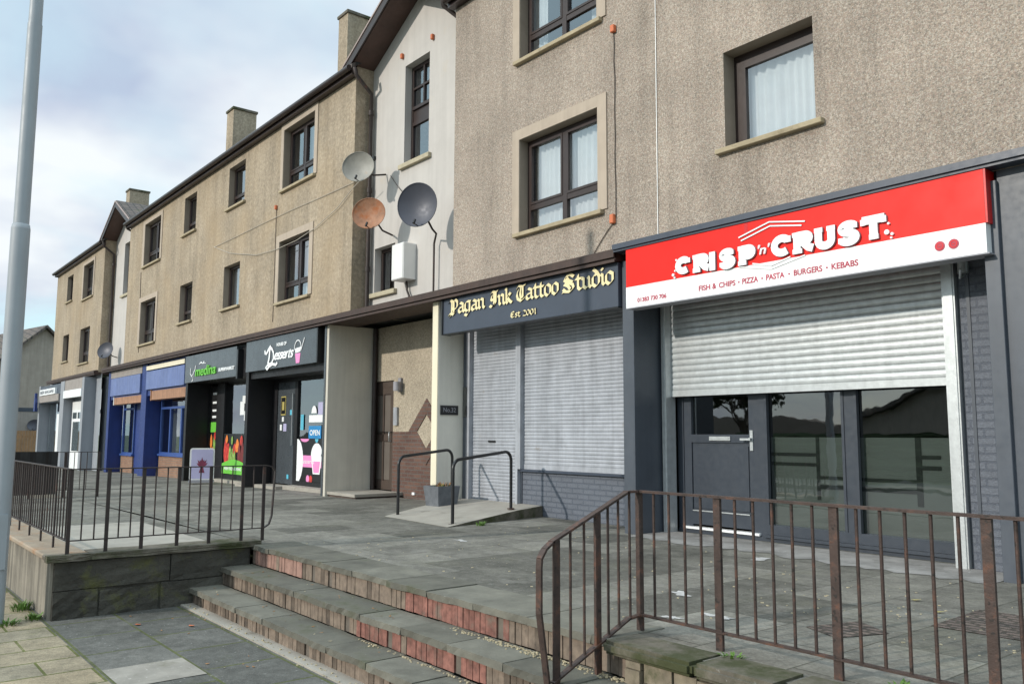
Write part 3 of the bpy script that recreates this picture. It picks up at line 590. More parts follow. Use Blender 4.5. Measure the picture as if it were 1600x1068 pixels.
def stair_bay(x0, x1, label, full):
    t = thing('stair_bay', ((x0 + x1) / 2, .4, 3.4), label, 'building'); xc = (x0 + x1) / 2; Y = .4; sl_ = .53; hw = (x1 - x0) / 2
    zb = EAVE + .12; za = zb + hw * sl_
    wins = [(x1 - 2.25, x1 - 1.40, 6.26, 8.22, 'tall')]
    if full: wins.append((x0 + .2, x0 + .97, 3.90, 4.80, 'plain'))
    b = MB(); wall_mesh(b, x0, x1, 3.46, zb, Y, [w_[:4] for w_ in wins], .27); b.face([(x0, Y, zb), (x1, Y, zb), (xc, Y, za)])
    b.build('wall', 'white_render', t)
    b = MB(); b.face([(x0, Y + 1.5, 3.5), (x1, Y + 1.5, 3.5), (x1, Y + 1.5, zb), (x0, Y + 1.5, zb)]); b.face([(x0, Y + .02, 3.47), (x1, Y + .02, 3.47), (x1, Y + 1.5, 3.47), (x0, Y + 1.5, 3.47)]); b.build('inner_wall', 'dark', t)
    for w_ in wins: window(t, *w_[:4], Y, w_[4], sillm='ysill', sill=.09)
    # gabled roof running back into the main roof
    b = MB(); ov = .30; yb = 7.0; f0 = -.12
    for s_ in (-1, 1):
        e1 = (xc + s_ * (hw + ov), zb + .14 - ov * sl_ ); ap = (xc, zb + .14 + hw * sl_)
        b.prism([(e1[0], f0, e1[1]), (ap[0], f0, ap[1]), (ap[0], f0, ap[1] + .09), (e1[0], f0, e1[1] + .09)], (0, yb, 0))
    rf = b.build('roof', 'tiles', t)
    b = MB()
    for s_ in (-1, 1):
        e1 = (xc + s_ * (hw - .01), zb - .02); ap = (xc, zb - .02 + hw * sl_); b.prism([(e1[0], -.10, e1[1] + .02), (ap[0], -.10, ap[1] + .02), (ap[0], -.10, ap[1] + .10), (e1[0], -.10, e1[1] + .10)], (0, .495, 0))
    b.build('soffit', 'soffit', t)
    b = MB()
    for s_ in (-1, 1):
        e1 = (xc + s_ * (hw + ov), zb + .02 - ov * sl_); ap = (xc, zb + .02 + hw * sl_)
        b.prism([(e1[0], -.15, e1[1] - .04), (ap[0], -.15, ap[1] - .04), (ap[0], -.15, ap[1] + .15), (e1[0], -.15, e1[1] + .15)], (0, .028, 0), 'brown')
        b.prism([(e1[0], -.165, e1[1] + .15), (ap[0], -.165, ap[1] + .15), (ap[0], -.165, ap[1] + .19), (e1[0], -.165, e1[1] + .19)], (0, .03, 0), 'verge')
    b.build('bargeboard', 'brown', t)
    return t
K['ysill'] = mat('mossy_cream_sill', (.42, .375, .27), .9, .15, 6, bs=50, bst=.3); K['verge'] = mat('verge_trim', (.34, .27, .25), .7)
SB = stair_bay(-14.6, -11.12, 'white rendered gabled stair bay between the two big beige blocks, behind the satellite dishes', True)
SB2 = stair_bay(-34.4, -30.9, 'small far white gabled stair bay beyond the long tan block', False)

def downpipe(x, y, ztop, zbot, label, swan):
    b = MB(); b.tube([swan[0], swan[1], (x, y, ztop), (x, y, (ztop + zbot) / 2), (x, y, zbot)], .042, 12)
    for z in [zbot + .9 + i * 1.6 for i in range(int((ztop - zbot - .9) / 1.6) + 1)]: b.tube([(x, y, z - .05), (x, y, z + .05)], .055, 12)
    return tag(b.build('downpipe', 'rust_dark'), label, 'downpipe')
downpipe(-14.50, .30, 8.0, 3.5, 'dark brown downpipe in the corner left of the white stair bay, behind the upper dishes', ((-14.45, -.12, 8.42), (-14.40, -.10, 8.25)))
downpipe(-11.22, .30, 8.2, 8.05, 'short brown swan-neck pipe at the top right corner of the white stair bay', ((-11.35, -.14, 8.62), (-11.35, -.10, 8.45)))
downpipe(-34.30, .30, 8.0, 3.5, 'dark downpipe at the far left corner of the small far stair bay', ((-34.25, -.12, 8.42), (-34.2, -.10, 8.25)))
downpipe(-31.0, .28, 8.15, 7.9, 'short swan-neck pipe under the eave at the left end of the long tan block', ((-30.95, -.14, 8.42), (-30.95, -.10, 8.3)))

# long fascia / canopy strip above the shops
def fasc(x0, x1, m, label):
    b = MB(); b.box(x0, x1, -.12, .60, 3.37, 3.455); b.box(x0, x1, -.155, -.10, 3.41, 3.50); b.box(x0, x1, -.10, -.003, 3.455, 3.53)
    b.box(x0, x1, -.14, -.12, 3.35, 3.385)
    return tag(b.build('shop_canopy', m), label, 'canopy')
fasc(-33.3, -7.34, 'fascia', 'long brown timber canopy strip from the blue shops to the tattoo shop')
b = MB(); b.box(-7.338, -2.2, -.16, .60, 3.466, 3.535); b.box(-7.338, -2.2, -.185, -.161, 3.495, 3.56); b.box(-7.338, -2.70, -.10, -.003, 3.536, 3.57)
tag(b.build('shop_canopy', 'slate_dark'), 'slate grey canopy strip over the red shop sign', 'canopy')
fasc(-43.3, -34.4, 'fascia', 'far brown canopy strip over the end block shops')

# ------------------------------------------------------------------ shop shells
def fin(x0, x1, y1, z0, z1, m, par, name='pilaster', y0=-.001, side=None):
    b = MB(); b.box(x0, x1, y0, y1, z0, z1); b.bevel(.004); return b.build(name, m, par)
def slatted(b, x0, x1, y, z0, z1, pitch=.075, amp=.011, m=None, jitter=0):
    z = z0; prev = None; prof = [(0, 0), (.07, .55), (.22, .88), (.5, 1), (.76, .86), (.90, .5), (.95, -.25), (1, 0)]
    n = int(round((z1 - z0) / pitch)); pitch = (z1 - z0) / n; pts = []
    for i in range(n):
        j = random.uniform(-jitter, jitter)
        for u, v in prof[:-1]: pts.append((y - amp * v + j, z0 + (i + u) * pitch))
    pts.append((y, z1)); rows = [[b.b.verts.new((x, p[0], p[1])) for x in (x0, x1)] for p in pts]; k = b.mi(m)
    for r, s_ in zip(rows, rows[1:]):
        f = b.b.faces.new((r[0], r[1], s_[1], s_[0])); f.smooth = False; f.material_index = k

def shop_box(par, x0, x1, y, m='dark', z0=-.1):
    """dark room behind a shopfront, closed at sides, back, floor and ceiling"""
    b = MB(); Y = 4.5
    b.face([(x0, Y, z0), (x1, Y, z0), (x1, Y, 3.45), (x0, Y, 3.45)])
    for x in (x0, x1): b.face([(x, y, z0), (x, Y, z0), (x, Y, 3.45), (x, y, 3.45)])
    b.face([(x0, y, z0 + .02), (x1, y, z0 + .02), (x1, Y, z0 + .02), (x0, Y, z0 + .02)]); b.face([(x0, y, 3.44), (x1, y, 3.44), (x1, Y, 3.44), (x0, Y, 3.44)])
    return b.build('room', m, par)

# ---- takeaway, right
T = thing('takeaway_shopfront', (-5.1, .3, -.05), 'slate grey takeaway shopfront with half raised silver shutter under the red sign', 'shopfront')
shop_box(T, -7.15, -3.0, .8)
fin(-7.34, -7.15, .74, -.08, 3.368, 'slate', T)
fin(-2.985, -2.86, .34, -.08, 3.368, 'slate', T, y0=-.05); fin(-2.87, -2.2, .30, -.08, 3.6, 'slate', T, y0=.002)
b = MB(); b.box(-3.42, -2.985, .46, .9, -.08, 3.36); b.build('brick_pier', 'slate_brick', T)
b = MB(); b.box(-3.44, -3.36, .47, .9, -.08, 3.36); b.box(-3.36, -3.33, .45, .5, -.08, 3.36); b.build('side_jamb', 'slate', T)
b = MB(); b.box(-7.14, -3.44, .62, .9, 2.78, 3.36); b.build('header', 'slate_dark', T)
for x0, x1, y0 in ((-7.125, -7.055, .48), (-3.56, -3.442, .40)):
    b = MB(); b.box(x0, x1, y0, .66, -.06, 3.0); b.box(x0 + .015, x1 - .015, y0 - .012, y0, -.05, 3.0); b.build('guide_rail', 'steel', T)
b = MB(); slatted(b, -7.06, -3.53, .60, 1.72, 2.98, .0765, .010); b.box(-7.08, -3.53, .585, .615, 1.645, 1.722)
b.build('roller_shutter', 'steel', T)
YF = .74
b = MB()  # frame
def fr(b, x0, x1, z0, z1, w_, y=YF, d=.07): b.box(x0, x0 + w_, y, y + d, z0, z1); b.box(x1 - w_, x1, y, y + d, z0, z1); b.box(x0 + w_, x1 - w_, y, y + d, z0, z0 + w_); b.box(x0 + w_, x1 - w_, y, y + d, z1 - w_, z1)
b.box(-7.08, -6.99, YF - .01, YF + .09, -.06, 3.0); b.box(-5.87, -5.78, YF - .01, YF + .09, -.06, 3.0); b.box(-4.79, -4.67, YF - .01, YF + .09, .10, 3.0); b.box(-3.62, -3.45, YF - .01, YF + .09, .0, 3.0)
b.box(-5.78, -3.62, YF - .02, YF + .09, .03, .14); b.box(-5.80, -3.55, YF - .06, YF + .05, -.005, .028); b.box(-7.08, -3.45, YF - .03, YF + .10, -.10, -.006)
for a, c in ((-5.78, -4.79), (-4.67, -3.62)): b.box(a, a + .03, YF - .022, YF + .03, .14, 2.9); b.box(c - .03, c, YF - .022, YF + .03, .14, 2.9)
b.build('window_frame', 'slate_door', T)
for a, c in ((-5.76, -4.80), (-4.66, -3.63)):
    g = MB(); pane_face(g, a, c, YF + .04, .13, 2.9); g.build('shop_window', 'glass_dark', T)
# frosted film with cut stripes, standing behind the glass
b = MB(); Yf = YF + .075
def flat(b, x0, x1, z0, z1, y, m): b.box(x0, x1, y - .003, y, z0, z1, m)
flat(b, -5.78, -3.62, .12, 1.14, Yf + .03, 'film')
for q in ((-5.20, -5.16, .45, 1.14), (-5.78, -5.2, .93, .965), (-5.78, -5.2, .82, .855), (-5.16, -4.05, .68, .715), (-5.16, -4.05, .575, .62), (-4.09, -4.03, .45, 1.14), (-4.03, -3.84, .93, .965), (-4.03, -3.84, .82, .86)): flat(b, *q, Yf + .022 - .002 * (q[1] - q[0] > .1), 'film_clear')
b.build('frosted_film', 'film', T)
b = MB(); b.box(-6.985, -6.87, YF, YF + .06, .0, 2.3); b.box(-6.01, -5.875, YF, YF + .06, .0, 2.3); b.box(-6.87, -6.01, YF, YF + .06, 1.07, 1.17); b.box(-6.87, -6.01, YF, YF + .06, .06, .22); b.box(-6.87, -6.01, YF + .02, YF + .05, .22, 1.07); b.box(-6.87, -6.01, YF, YF + .06, 2.1, 2.3)
b.box(-6.85, -6.03, YF + .006, YF + .03, .26, 1.03)
D = b.build('door', 'slate_door', T)
g = MB(); pane_face(g, -6.875, -6.005, YF + .04, 1.16, 2.11); g.build('door_glass', 'glass_dark', D)
g = MB(); g.box(-6.58, -6.27, YF - .02, YF, 1.095, 1.145); g.box(-6.56, -6.29, YF - .026, YF - .02, 1.108, 1.132); g.build('letterbox', 'steel', D)
g = MB(); g.box(-5.99, -5.95, YF - .015, YF, .98, 1.22); g.box(-5.985, -5.955, YF - .05, YF - .015, 1.10, 1.13); g.box(-6.10, -5.955, YF - .06, YF - .045, 1.10, 1.125); g.build('handle', 'steel', D)
g = MB(); g.box(-6.99, -5.87, YF - .05, YF + .06, .003, .03); g.build('threshold_bar', 'white', D)
g = MB(); g.box(-6.86, -6.02, YF - .012, YF, .222, .235); g.build('weather_bar', 'steel', D)
b = MB(); b.cyl((-3.36, .42, 2.68), .05, .1, 12); b.tube([(-3.34, .40, 2.66), (-3.30, .2, 2.6), (-3.25, .1, 2.66)], .012, 6); b.build('sensor', 'steel', T)

SG = thing('takeaway_sign', (-5.0, -.1, 2.7), 'red and white box sign with chunky white lettering and phone number', 'sign')
b = MB(); b.box(-7.13, -2.92, -.150, .04, 2.985, 3.46); b.build('red_panel', 'red', SG)
b = MB(); b.box(-7.13, -2.92, -.153, .04, 2.725, 2.983); b.build('white_panel', 'white', SG)
b = MB(); b.box(-2.918, -2.90, -.150, .04, 2.985, 3.46); b.build('end_trim', 'red_edge', SG)
b = MB(); b.box(-5.37, -5.325, -.1515, -.150, 3.31, 3.458); b.build('panel_joint', 'red_edge', SG)
b = MB(); b.box(-7.13, -2.90, -.155, .04, 2.712, 2.7245); b.build('lower_trim', 'shadow_grey', SG)
def chunky(ch):
    A = lambda *a, **k: arc(*a, **k)
    G = {'C': [A(.42, .5, .30, .38, 50, 310, n=14), [(.64, .62), (.64, .95)]],
         'R': [[(.18, .0), (.18, 1)], [(.18, .88), (.5, .88)] + A(.5, .70, .17, .18, 90, -90, 8)[1:] + [(.2, .5)], [(.42, .5), (.62, .2), (.80, .1)], (.6, [(.0, .06), (.38, .06)]), (.6, [(.0, .95), (.2, .95)])],
         'I': [[(.2, 0), (.2, 1)], (.6, [(.02, .06), (.38, .06)]), (.6, [(.02, .94), (.38, .94)])],
         'S': [A(.38, .72, .26, .20, 35, 250, 12)[:-1] + A(.36, .28, .28, .22, 80, -150, 14), (.6, [(.62, .98), (.62, .70)]), (.6, [(.08, .02), (.08, .3)])],
         'P': [[(.18, .0), (.18, 1)], [(.18, .88), (.48, .88)] + A(.48, .66, .18, .22, 90, -90, 8)[1:] + [(.2, .44)], (.6, [(.0, .06), (.38, .06)]), (.6, [(.0, .95), (.2, .95)])],
         'U': [[(.16, 1), (.16, .4)] + A(.42, .38, .26, .28, 180, 360, 10) + [(.68, .4), (.68, 1)], (.6, [(.0, .95), (.34, .95)]), (.6, [(.5, .95), (.84, .95)])],
         'T': [[(.45, 0), (.45, .95)], [(.02, .88), (.88, .88)], (.6, [(.05, .96), (.05, .66)]), (.6, [(.85, .96), (.85, .66)]), (.6, [(.27, .06), (.63, .06)])]}
    return G[ch]
def chunk_word(word, xs_, z0, hs, wd, name):
    for ch, x, h_, z, ww in zip(word, xs_, hs, z0, wd):
        b = MB(); pen_strokes(b, chunky(ch), x, z, ww, h_, -.152, .028, .082); b.build('letter', 'white', SG)
chunk_word('CRISP', (-6.31, -6.06, -5.83, -5.68, -5.44), (3.035, 3.02, 3.01, 3.01, 3.005), (.17, .175, .185, .18, .185), (.27, .28, .22, .26, .28), 'c')
chunk_word('CRUST', (-5.02, -4.77, -4.52, -4.26, -4.02), (3.025, 3.02, 3.02, 3.02, 3.025), (.20, .195, .195, .20, .205), (.30, .29, .27, .28, .26), 'c')
b = MB()
for cx, cz, r in ((-6.36, 3.03, .018), (-6.33, 3.075, .012), (-6.34, 2.995, .012), (-3.78, 3.06, .024), (-3.73, 3.035, .014), (-3.76, 3.14, .012), (-3.74, 3.0, .01), (-6.31, 3.20, .012)):
    b.cyl((cx, -.151, cz), r, -.022, 12, axis='y')
b.build('crumb_dots', 'white', SG)
lettering('letter', "'n'", -5.19, 3.075, -.153, .15, .105, 'white', SG, bold=.015, shear=.2, depth=.02)
for st_ in ([(-5.44, 3.31), (-5.05, 3.41), (-4.63, 3.335)], [(-5.41, 3.27), (-5.04, 3.365), (-4.67, 3.30)], [(-5.44, 2.985), (-5.04, 2.905), (-4.64, 2.985)], [(-5.27, 2.995), (-5.04, 2.94), (-4.81, 2.995)]):
    b = MB(); pen_strokes(b, [st_], 0, 0, 1, 1, -.1535, .008, .015, 'white', 'shadow_grey'); b.build('hexagon_line', 'white', SG)
for wd, a, c in (('FISH', -6.0, -5.84), ('&', -5.81, -5.755), ('CHIPS', -5.72, -5.50), ('PIZZA', -5.41, -5.21), ('PASTA', -5.11, -4.89), ('BURGERS', -4.78, -4.46), ('KEBABS', -4.36, -4.08)):
    lettering('small_word', wd, a, 2.79, -.1545, c - a, .062, 'maroon', SG, bold=.022, depth=.002)
b = MB()
for x in (-5.455, -5.16, -4.835, -4.41): b.cyl((x, -.1535, 2.82), .010, -.003, 10, axis='y')
b.build('bullet_dots', 'maroon', SG)
lettering('phone_number', '01383 730 706', -6.94, 2.775, -.1545, .46, .055, 'maroon', SG, bold=.025, depth=.002)
for x in (-3.31, -3.19):
    b = MB(); b.cyl((x, -.1535, 2.845), .045, -.004, 22, axis='y'); o = b.build('round_badge', 'maroon', SG)
    b = MB(); pen_strokes(b, [arc(x, 2.845, .028, .028, 0, 360, 16), [(x - .012, 2.845), (x + .012, 2.845)]], 0, 0, 1, 1, -.158, .002, .006, 'red', 'red'); b.build('badge_mark', 'red', o)

# ---- tattoo studio
T = thing('tattoo_shopfront', (-9.4, .3, -.05), 'grey shopfront with closed weathered silver shutters and painted brick stall riser', 'shopfront')
shop_box(T, -11.5, -7.35, .8)
b = MB(); b.box(-11.49, -11.38, .50, .75, -.06, 3.36); b.box(-10.09, -10.02, .56, .75, -.06, 3.0); b.build('window_frame', 'slate', T)
b = MB(); b.box(-11.49, -11.375, .49, .50, 1.45, 1.95); b.build('glass_strip', 'glass_dark', T)
b = MB(); b.box(-10.02, -7.34, .58, .85, -.08, .60); b.build('stall_riser', 'slate_brick', T)
b = MB(); b.box(-10.03, -7.34, .53, .70, .60, .635); b.build('riser_sill', 'slate_dark', T)
b = MB(); b.box(-11.38, -7.34, .66, .9, 2.85, 3.36); b.build('header', 'slate_dark', T)
for x0, x1 in ((-11.375, -11.32), (-10.105, -10.05), (-10.05, -9.985)):
    b = MB(); b.box(x0 + .001, x1 - .001, .50, .60, .05 if x0 < -10.06 else .636, 3.0); b.build('guide_rail', 'steel_old', T)
b = MB(); slatted(b, -11.33, -10.10, .585, .12, 3.0, .075, .011, None, .0015); b.box(-11.33, -10.10, .57, .60, .05, .12); b.box(-10.86, -10.68, .560, .575, 1.03, 1.055, 'black')
b.mi('steel_old'); o = None
b2 = MB(); slatted(b2, -11.33, -10.10, .585, .12, 3.0, .054, .0075, None, .0015); b2.box(-11.33, -10.10, .57, .60, .05, .12); b.b.free(); DS = b2.build('door_shutter', 'steel_old', T)
b = MB(); b.box(-10.88, -10.70, .563, .578, 1.035, 1.065); b.build('letter_slot', 'black', DS)
b = MB(); slatted(b, -9.99, -7.34, .585, .71, 3.0, .054, .0075, None, .0015); b.box(-9.99, -7.34, .57, .60, .636, .71); WS = b.build('window_shutter', 'steel_old', T)
SG = thing('tattoo_sign', (-9.3, 0, 2.8), 'dark grey signboard with cream gothic lettering, left of the red sign', 'sign')
b = MB(); b.box(-11.30, -7.36, -.055, .10, 2.785, 3.36); b.bevel(.004); b.build('board', 'slate_dark', SG)
b = MB(); b.box(-11.33, -11.302, -.075, .10, 2.77, 3.365); b.box(-11.30, -7.36, -.062, .09, 2.772, 2.784); b.build('edge_trim', 'black', SG)
minim = lambda x, t=1.: [(x - .09, t - .07), (x + .03, t - .20), (x + .03, .20), (x + .15, .05)]
GL = {'a': ([[(.0, .80), (.14, .98), (.40, .82), (.40, .2), (.54, .05)], [(.38, .58), (.0, .42), (.0, .18), (.14, .02), (.38, .2)]], .62),
      'g': ([[(.42, .95), (.42, -.05), (.20, -.38), (-.05, -.22)], [(.20, .99), (.0, .82), (.0, .22), (.18, .04), (.40, .2)], [(.2, .98), (.52, .92)]], .64),
      'n': ([minim(.02), [(.04, .72), (.22, .97), (.42, .84), (.42, .2), (.56, .05)]], .66),
      'k': ([[(-.06, 1.42), (.03, 1.3), (.03, .2), (.14, .04)], [(.05, .55), (.25, .95), (.42, .80), (.12, .50)], [(.14, .52), (.36, .2), (.52, .05)]], .6),
      't': ([[(.10, 1.25), (.10, .2), (.24, .03), (.40, .14)], [(-.08, .93), (.34, .93)]], .44),
      'o': ([[(.20, 1.0), (.0, .82), (.0, .22), (.20, .02)], [(.20, 1.0), (.42, .80), (.42, .24), (.20, .02)]], .58),
      'u': ([minim(.02)[:-1] + [(.22, .02), (.42, .24)], [(.33, .93), (.42, .82), (.42, .2), (.56, .05)]], .66),
      'd': ([[(.20, 1.0), (.0, .82), (.0, .22), (.20, .02)], [(.04, 1.45), (.30, 1.12), (.42, .84), (.42, .24), (.20, .02)], [(.1, .97), (.3, .97)]], .58),
      'i': ([minim(.04), [(.0, 1.36), (.09, 1.24)]], .30),
      's': ([[(.38, .92), (.18, .99), (.02, .80), (.38, .32), (.24, .05), (.0, .12)]], .5),
      'P': ([[(.10, 1.38), (.18, 1.2), (.16, .1), (.0, -.22)], [(-.12, 1.18), (.05, 1.42), (.30, 1.20), (.52, 1.40), (.72, 1.12), (.70, .62), (.42, .42), (.2, .58)], [(.36, 1.25), (.36, .12)], [(-.15, -.05), (.06, .12), (.34, -.06), (.5, .12)]], .86),
      'I': ([[(.0, 1.18), (.14, 1.42), (.42, 1.26), (.66, 1.40)], [(.30, 1.30), (.30, .25), (.10, -.02), (-.10, .12)], [(.46, 1.30), (.46, .28), (.30, .05)], [(.12, 1.05), (.02, .70), (.20, .55)]], .74),
      'T': ([[(-.04, 1.12), (.12, 1.42), (.42, 1.26), (.74, 1.42)], [(.10, 1.02), (-.02, .62), (.06, .22), (.36, .0), (.66, .26)], [(.34, 1.26), (.26, .70), (.34, .18)], [(.48, 1.26), (.48, .28)]], .80),
      'S': ([[(.70, 1.20), (.48, 1.42), (.16, 1.36), (.02, 1.05), (.22, .82), (.62, .58), (.70, .26), (.44, .0), (.12, .06), (-.06, .28)], [(.20, 1.22), (.34, .95), (.62, .76)], [(.02, .68), (.30, .50), (.46, .20)], [(-.10, .02), (.1, .10)]], .90),
      'E': ([[(.60, 1.25), (.38, 1.42), (.10, 1.2), (.04, .4), (.28, .02), (.62, .24)], [(.24, 1.3), (.24, .2)], [(.05, .74), (.5, .78)]], .74),
      '2': ([[(.0, 1.08), (.18, 1.3), (.42, 1.1), (.36, .75), (.0, .08)], [(.0, .08), (.48, .08)]], .6),
      '0': ([[(.22, 1.3), (.0, 1.0), (.0, .3), (.22, .02), (.44, .3), (.44, 1.0), (.22, 1.3)]], .6),
      '1': ([[(.02, 1.12), (.16, 1.28), (.16, .1), (.26, .04)]], .34), ' ': ([], .34)}
def gothic(text, x0, x1, z, h_, nw, par, name='letter'):
    tot = sum(GL[c][1] for c in text); sx = (x1 - x0) / tot; x = x0
    for c in text:
        if GL[c][0]:
            b = MB(); nib_strokes(b, GL[c][0], x + .06 * sx, z, sx, h_, -.056, .016, nw * .82); b.build(name, 'gold', par)
        x += GL[c][1] * sx
gothic('Pagan', -11.10, -10.15, 3.085, .165, .066, SG); gothic('Ink', -10.02, -9.49, 3.085, .165, .064, SG)
gothic('Tattoo', -9.39, -8.46, 3.09, .165, .060, SG); gothic('Studio', -8.38, -7.41, 3.09, .165, .062, SG)
gothic('Est 2001', -9.53, -8.95, 2.865, .062, .026, SG)

# ---- recessed common entrance between the shops
T = thing('entrance_recess', (-13.5, 1.1, -.1), 'recessed common entrance with half rendered, half brick wall and diamond brick motif', 'entrance')
W = 1.10
b = MB(); wall_mesh(b, -15.9, -11.45, 1.21, 3.37, W, [(-15.66, -14.74, 1.21, 2.25)], .10); b.build('rendered_wall', 'cast_cream', T)
b = MB(); wall_mesh(b, -15.9, -11.45, -.1, 1.21, W - .003, [(-15.66, -14.74, -.1, 1.21)], .10)
ax, az, hw, tk = -13.50, 1.215, .63, .30
b.prism([(ax, W - .004, az + hw), (ax - hw, W - .004, az + .004), (ax - hw + tk, W - .004, az + .004), (ax, W - .004, az + hw - tk), (ax + hw - tk, W - .004, az + .004), (ax + hw, W - .004, az + .004)], (0, -.012, 0))
b.prism([(ax, W - .0055, az - hw), (ax + hw, W - .0055, az + .002), (ax + hw - tk, W - .0055, az + .002), (ax, W - .0055, az - hw + tk), (ax - hw + tk, W - .0055, az + .002), (ax - hw, W - .0055, az + .002)], (0, -.012, 0))
b.build('brick_dado', 'brickred', T)
b = MB(); b.face([(ax - hw + tk, W - .0070, az), (ax, W - .0070, az - hw + tk), (ax + hw - tk, W - .0070, az)]); b.build('diamond_infill', 'cast_cream', T)
b = MB(); b.box(-15.52, -15.465, .701, W, -.1, 3.37); b.build('side_wall', 'buff', T)
b = MB(); b.box(-15.645, -15.58, W + .04, W + .12, .02, 2.24); b.box(-14.82, -14.755, W + .04, W + .12, .02, 2.24); b.box(-15.58, -14.82, W + .04, W + .12, 2.12, 2.24); b.build('door_frame', 'door_brown', T)
b = MB(); b.box(-15.58, -14.82, W + .07, W + .11, .03, 2.12)
for x0, x1, z0, z1 in ((-15.58, -15.47, .04, 2.12), (-14.93, -14.82, .04, 2.12), (-15.47, -14.93, .04, .22), (-15.47, -14.93, 1.02, 1.16), (-15.47, -14.93, 1.98, 2.12), (-15.23, -15.18, .22, 1.98)): b.box(x0 + .001, x1 - .001, W + .045, W + .072, z0, z1)
D = b.build('door', 'door_brown', T)
for x0, x1, z0, z1 in ((-15.46, -15.24, .24, 1.0), (-15.17, -14.94, .24, 1.0), (-15.46, -15.24, 1.18, 1.96), (-15.17, -14.94, 1.18, 1.96)):
    g = MB(); g.box(x0, x1, W + .060, W + .069, z0, z1); g.build('panel', 'doorglass', D)
g = MB(); g.tube([(-14.88, W + .04, 1.02), (-14.88, W - .01, 1.02), (-14.88, W - .01, 1.2), (-14.88, W + .04, 1.2)], .012, 6); g.build('handle', 'steel', D)
b = MB(); b.box(-14.67, -14.53, W - .045, W - .005, 1.34, 1.70); b.build('intercom', 'steel_old', T)
b = MB(); b.box(-14.50, -14.40, W - .05, W - .002, 2.0, 2.28); b.tube([(-14.42, W - .12, 2.02), (-14.42, W - .12, 2.20)], .075, 14); b.build('wall_light', 'shadow_grey', T)
b = MB(); b.box(-13.95, -13.86, W - .03, W - .001, .0, .05); b.build('vent', 'white', T)
b2 = MB(); b2.box(-15.464, -14.32, .04, W - .004, -.03, .025, 'concrete'); b2.box(-15.46, -14.36, .08, W - .004, -.1, -.031, 'brickred')
tag(b2.build('doorstep', 'concrete'), 'low concrete doorstep in front of the brown entrance door', 'step')
b = MB(); b.box(-11.685, -11.51, 0.0, .52, -.08, 3.365, 'palebuff'); b.box(-11.675, -11.515, -.012, 0, -.08, 3.36, 'cream'); tag(b.build('entrance_pillar', 'buff'), 'tall cream-edged pillar between the common entrance and the tattoo shop', 'pillar')
b = MB(); b.box(-11.509, -11.49, .05, .40, 1.48, 1.635); P_ = thing('house_number', (-11.5, .22, 1.48), 'small black number 32 plaque on the side of the cream pillar', 'sign')
b.build('plate', 'black', P_); lettering('number', 'No.32', .10, 1.525, -11.4895, .25, .075, 'shadow_grey', P_, axis='y', depth=.003)
b = MB(); b.tube([(-15.40, 1.03, 3.36), (-15.40, 1.03, -.05)], .05, 10); tag(b.build('downpipe', 'rust_dark'), 'dark pipe in the left corner of the common entrance beside the door', 'downpipe')

# ---- dessert shop
T = thing('dessert_shopfront', (-17.6, .3, -.1), 'black dessert shopfront with pink sundae window print beside the buff pillar', 'shopfront')
YD = .62; shop_box(T, -19.66, -15.6, .9)
b = MB(); b.box(-15.63, -15.47, 0, .70, -.12, 3.365, 'buff'); b.box(-15.632, -15.56, -.014, 0, -.12, 3.36, 'charcoal'); b.build('end_pillar', 'buff', T)
fin(-19.78, -19.62, YD + .05, -.15, 3.365, 'blackmatte', T)
b = MB(); b.box(-19.6, -15.65, .05, .9, 2.46, 3.36); b.build('header', 'blackmatte', T)
b = MB(); b.box(-19.6, -19.34, YD, YD + .08, -.1, 2.46); b.box(-18.36, -18.2, YD, YD + .08, -.1, 2.46); b.box(-15.75, -15.64, YD, YD + .08, -.1, 2.46); b.box(-18.2, -15.75, YD, YD + .08, 0, .10); b.box(-18.2, -15.75, YD, YD + .08, 2.38, 2.46); b.box(-19.34, -18.36, YD, YD + .08, 2.38, 2.46)
b.build('window_frame', 'blackmatte', T)
b = MB(); b.box(-19.33, -18.37, YD + .02, YD + .06, .0, 2.38); D = b.build('door', 'charcoal', T)
g = MB(); g.box(-18.43, -18.41, YD - .03, YD + .01, .9, 2.1); g.build('handle', 'steel', D)
g = MB()
for x0, x1, z0, z1, m in ((-19.13, -18.87, 1.60, 2.05, 'ytag'), (-19.11, -18.89, 1.63, 2.02, 'black'), (-19.06, -18.94, 1.72, 1.92, 'ytag'), (-19.06, -18.96, 1.45, 1.56, 'white'), (-19.16, -19.06, 1.24, 1.38, 'white'), (-18.97, -18.80, 1.22, 1.40, 'lilac'), (-18.62, -18.52, 1.60, 1.72, 'cyan'), (-18.70, -18.60, .12, .22, 'cyan')):
    g.box(x0, x1, YD + .010 - (.004 if m == 'black' else .006 if (m == 'ytag' and x1 - x0 < .2) else 0), YD + .018, z0, z1, m)
K['ytag'] = mat('mustard_print', (.45, .38, .12), .5)
g.build('stickers', 'white', D)
b = MB(); pane_face(b, -18.2, -15.75, YD + .04, .10, 2.38); b.build('shop_window', 'glass_sky', T)
b = MB(); yy = YD + .022
def dec(b, pts, y, m): b.prism([(x, y, z) for x, z in pts], (0, -.0015, 0), m)
dec(b, [(-18.19, .105), (-15.76, .105), (-15.76, 1.05), (-18.19, 1.05)], yy, 'black')
dec(b, [(-18.18, .42), (-16.0, .42), (-16.0, .68), (-18.18, .68)], yy - .002, 'pink')
dec(b, arc(-18.19, .55, .33, .50, -90, 90, 14), yy - .004, 'white')
dec(b, [(-17.350, .28), (-17.020, .28), (-16.920, .70), (-17.450, .70)], yy - .004, 'white'); dec(b, [(-17.310, .31), (-17.060, .31), (-17.000, .56), (-17.380, .56)], yy - .006, 'pink'); dec(b, arc(-17.180, .68, .28, .28, 0, 180, 12), yy - .006, 'white')
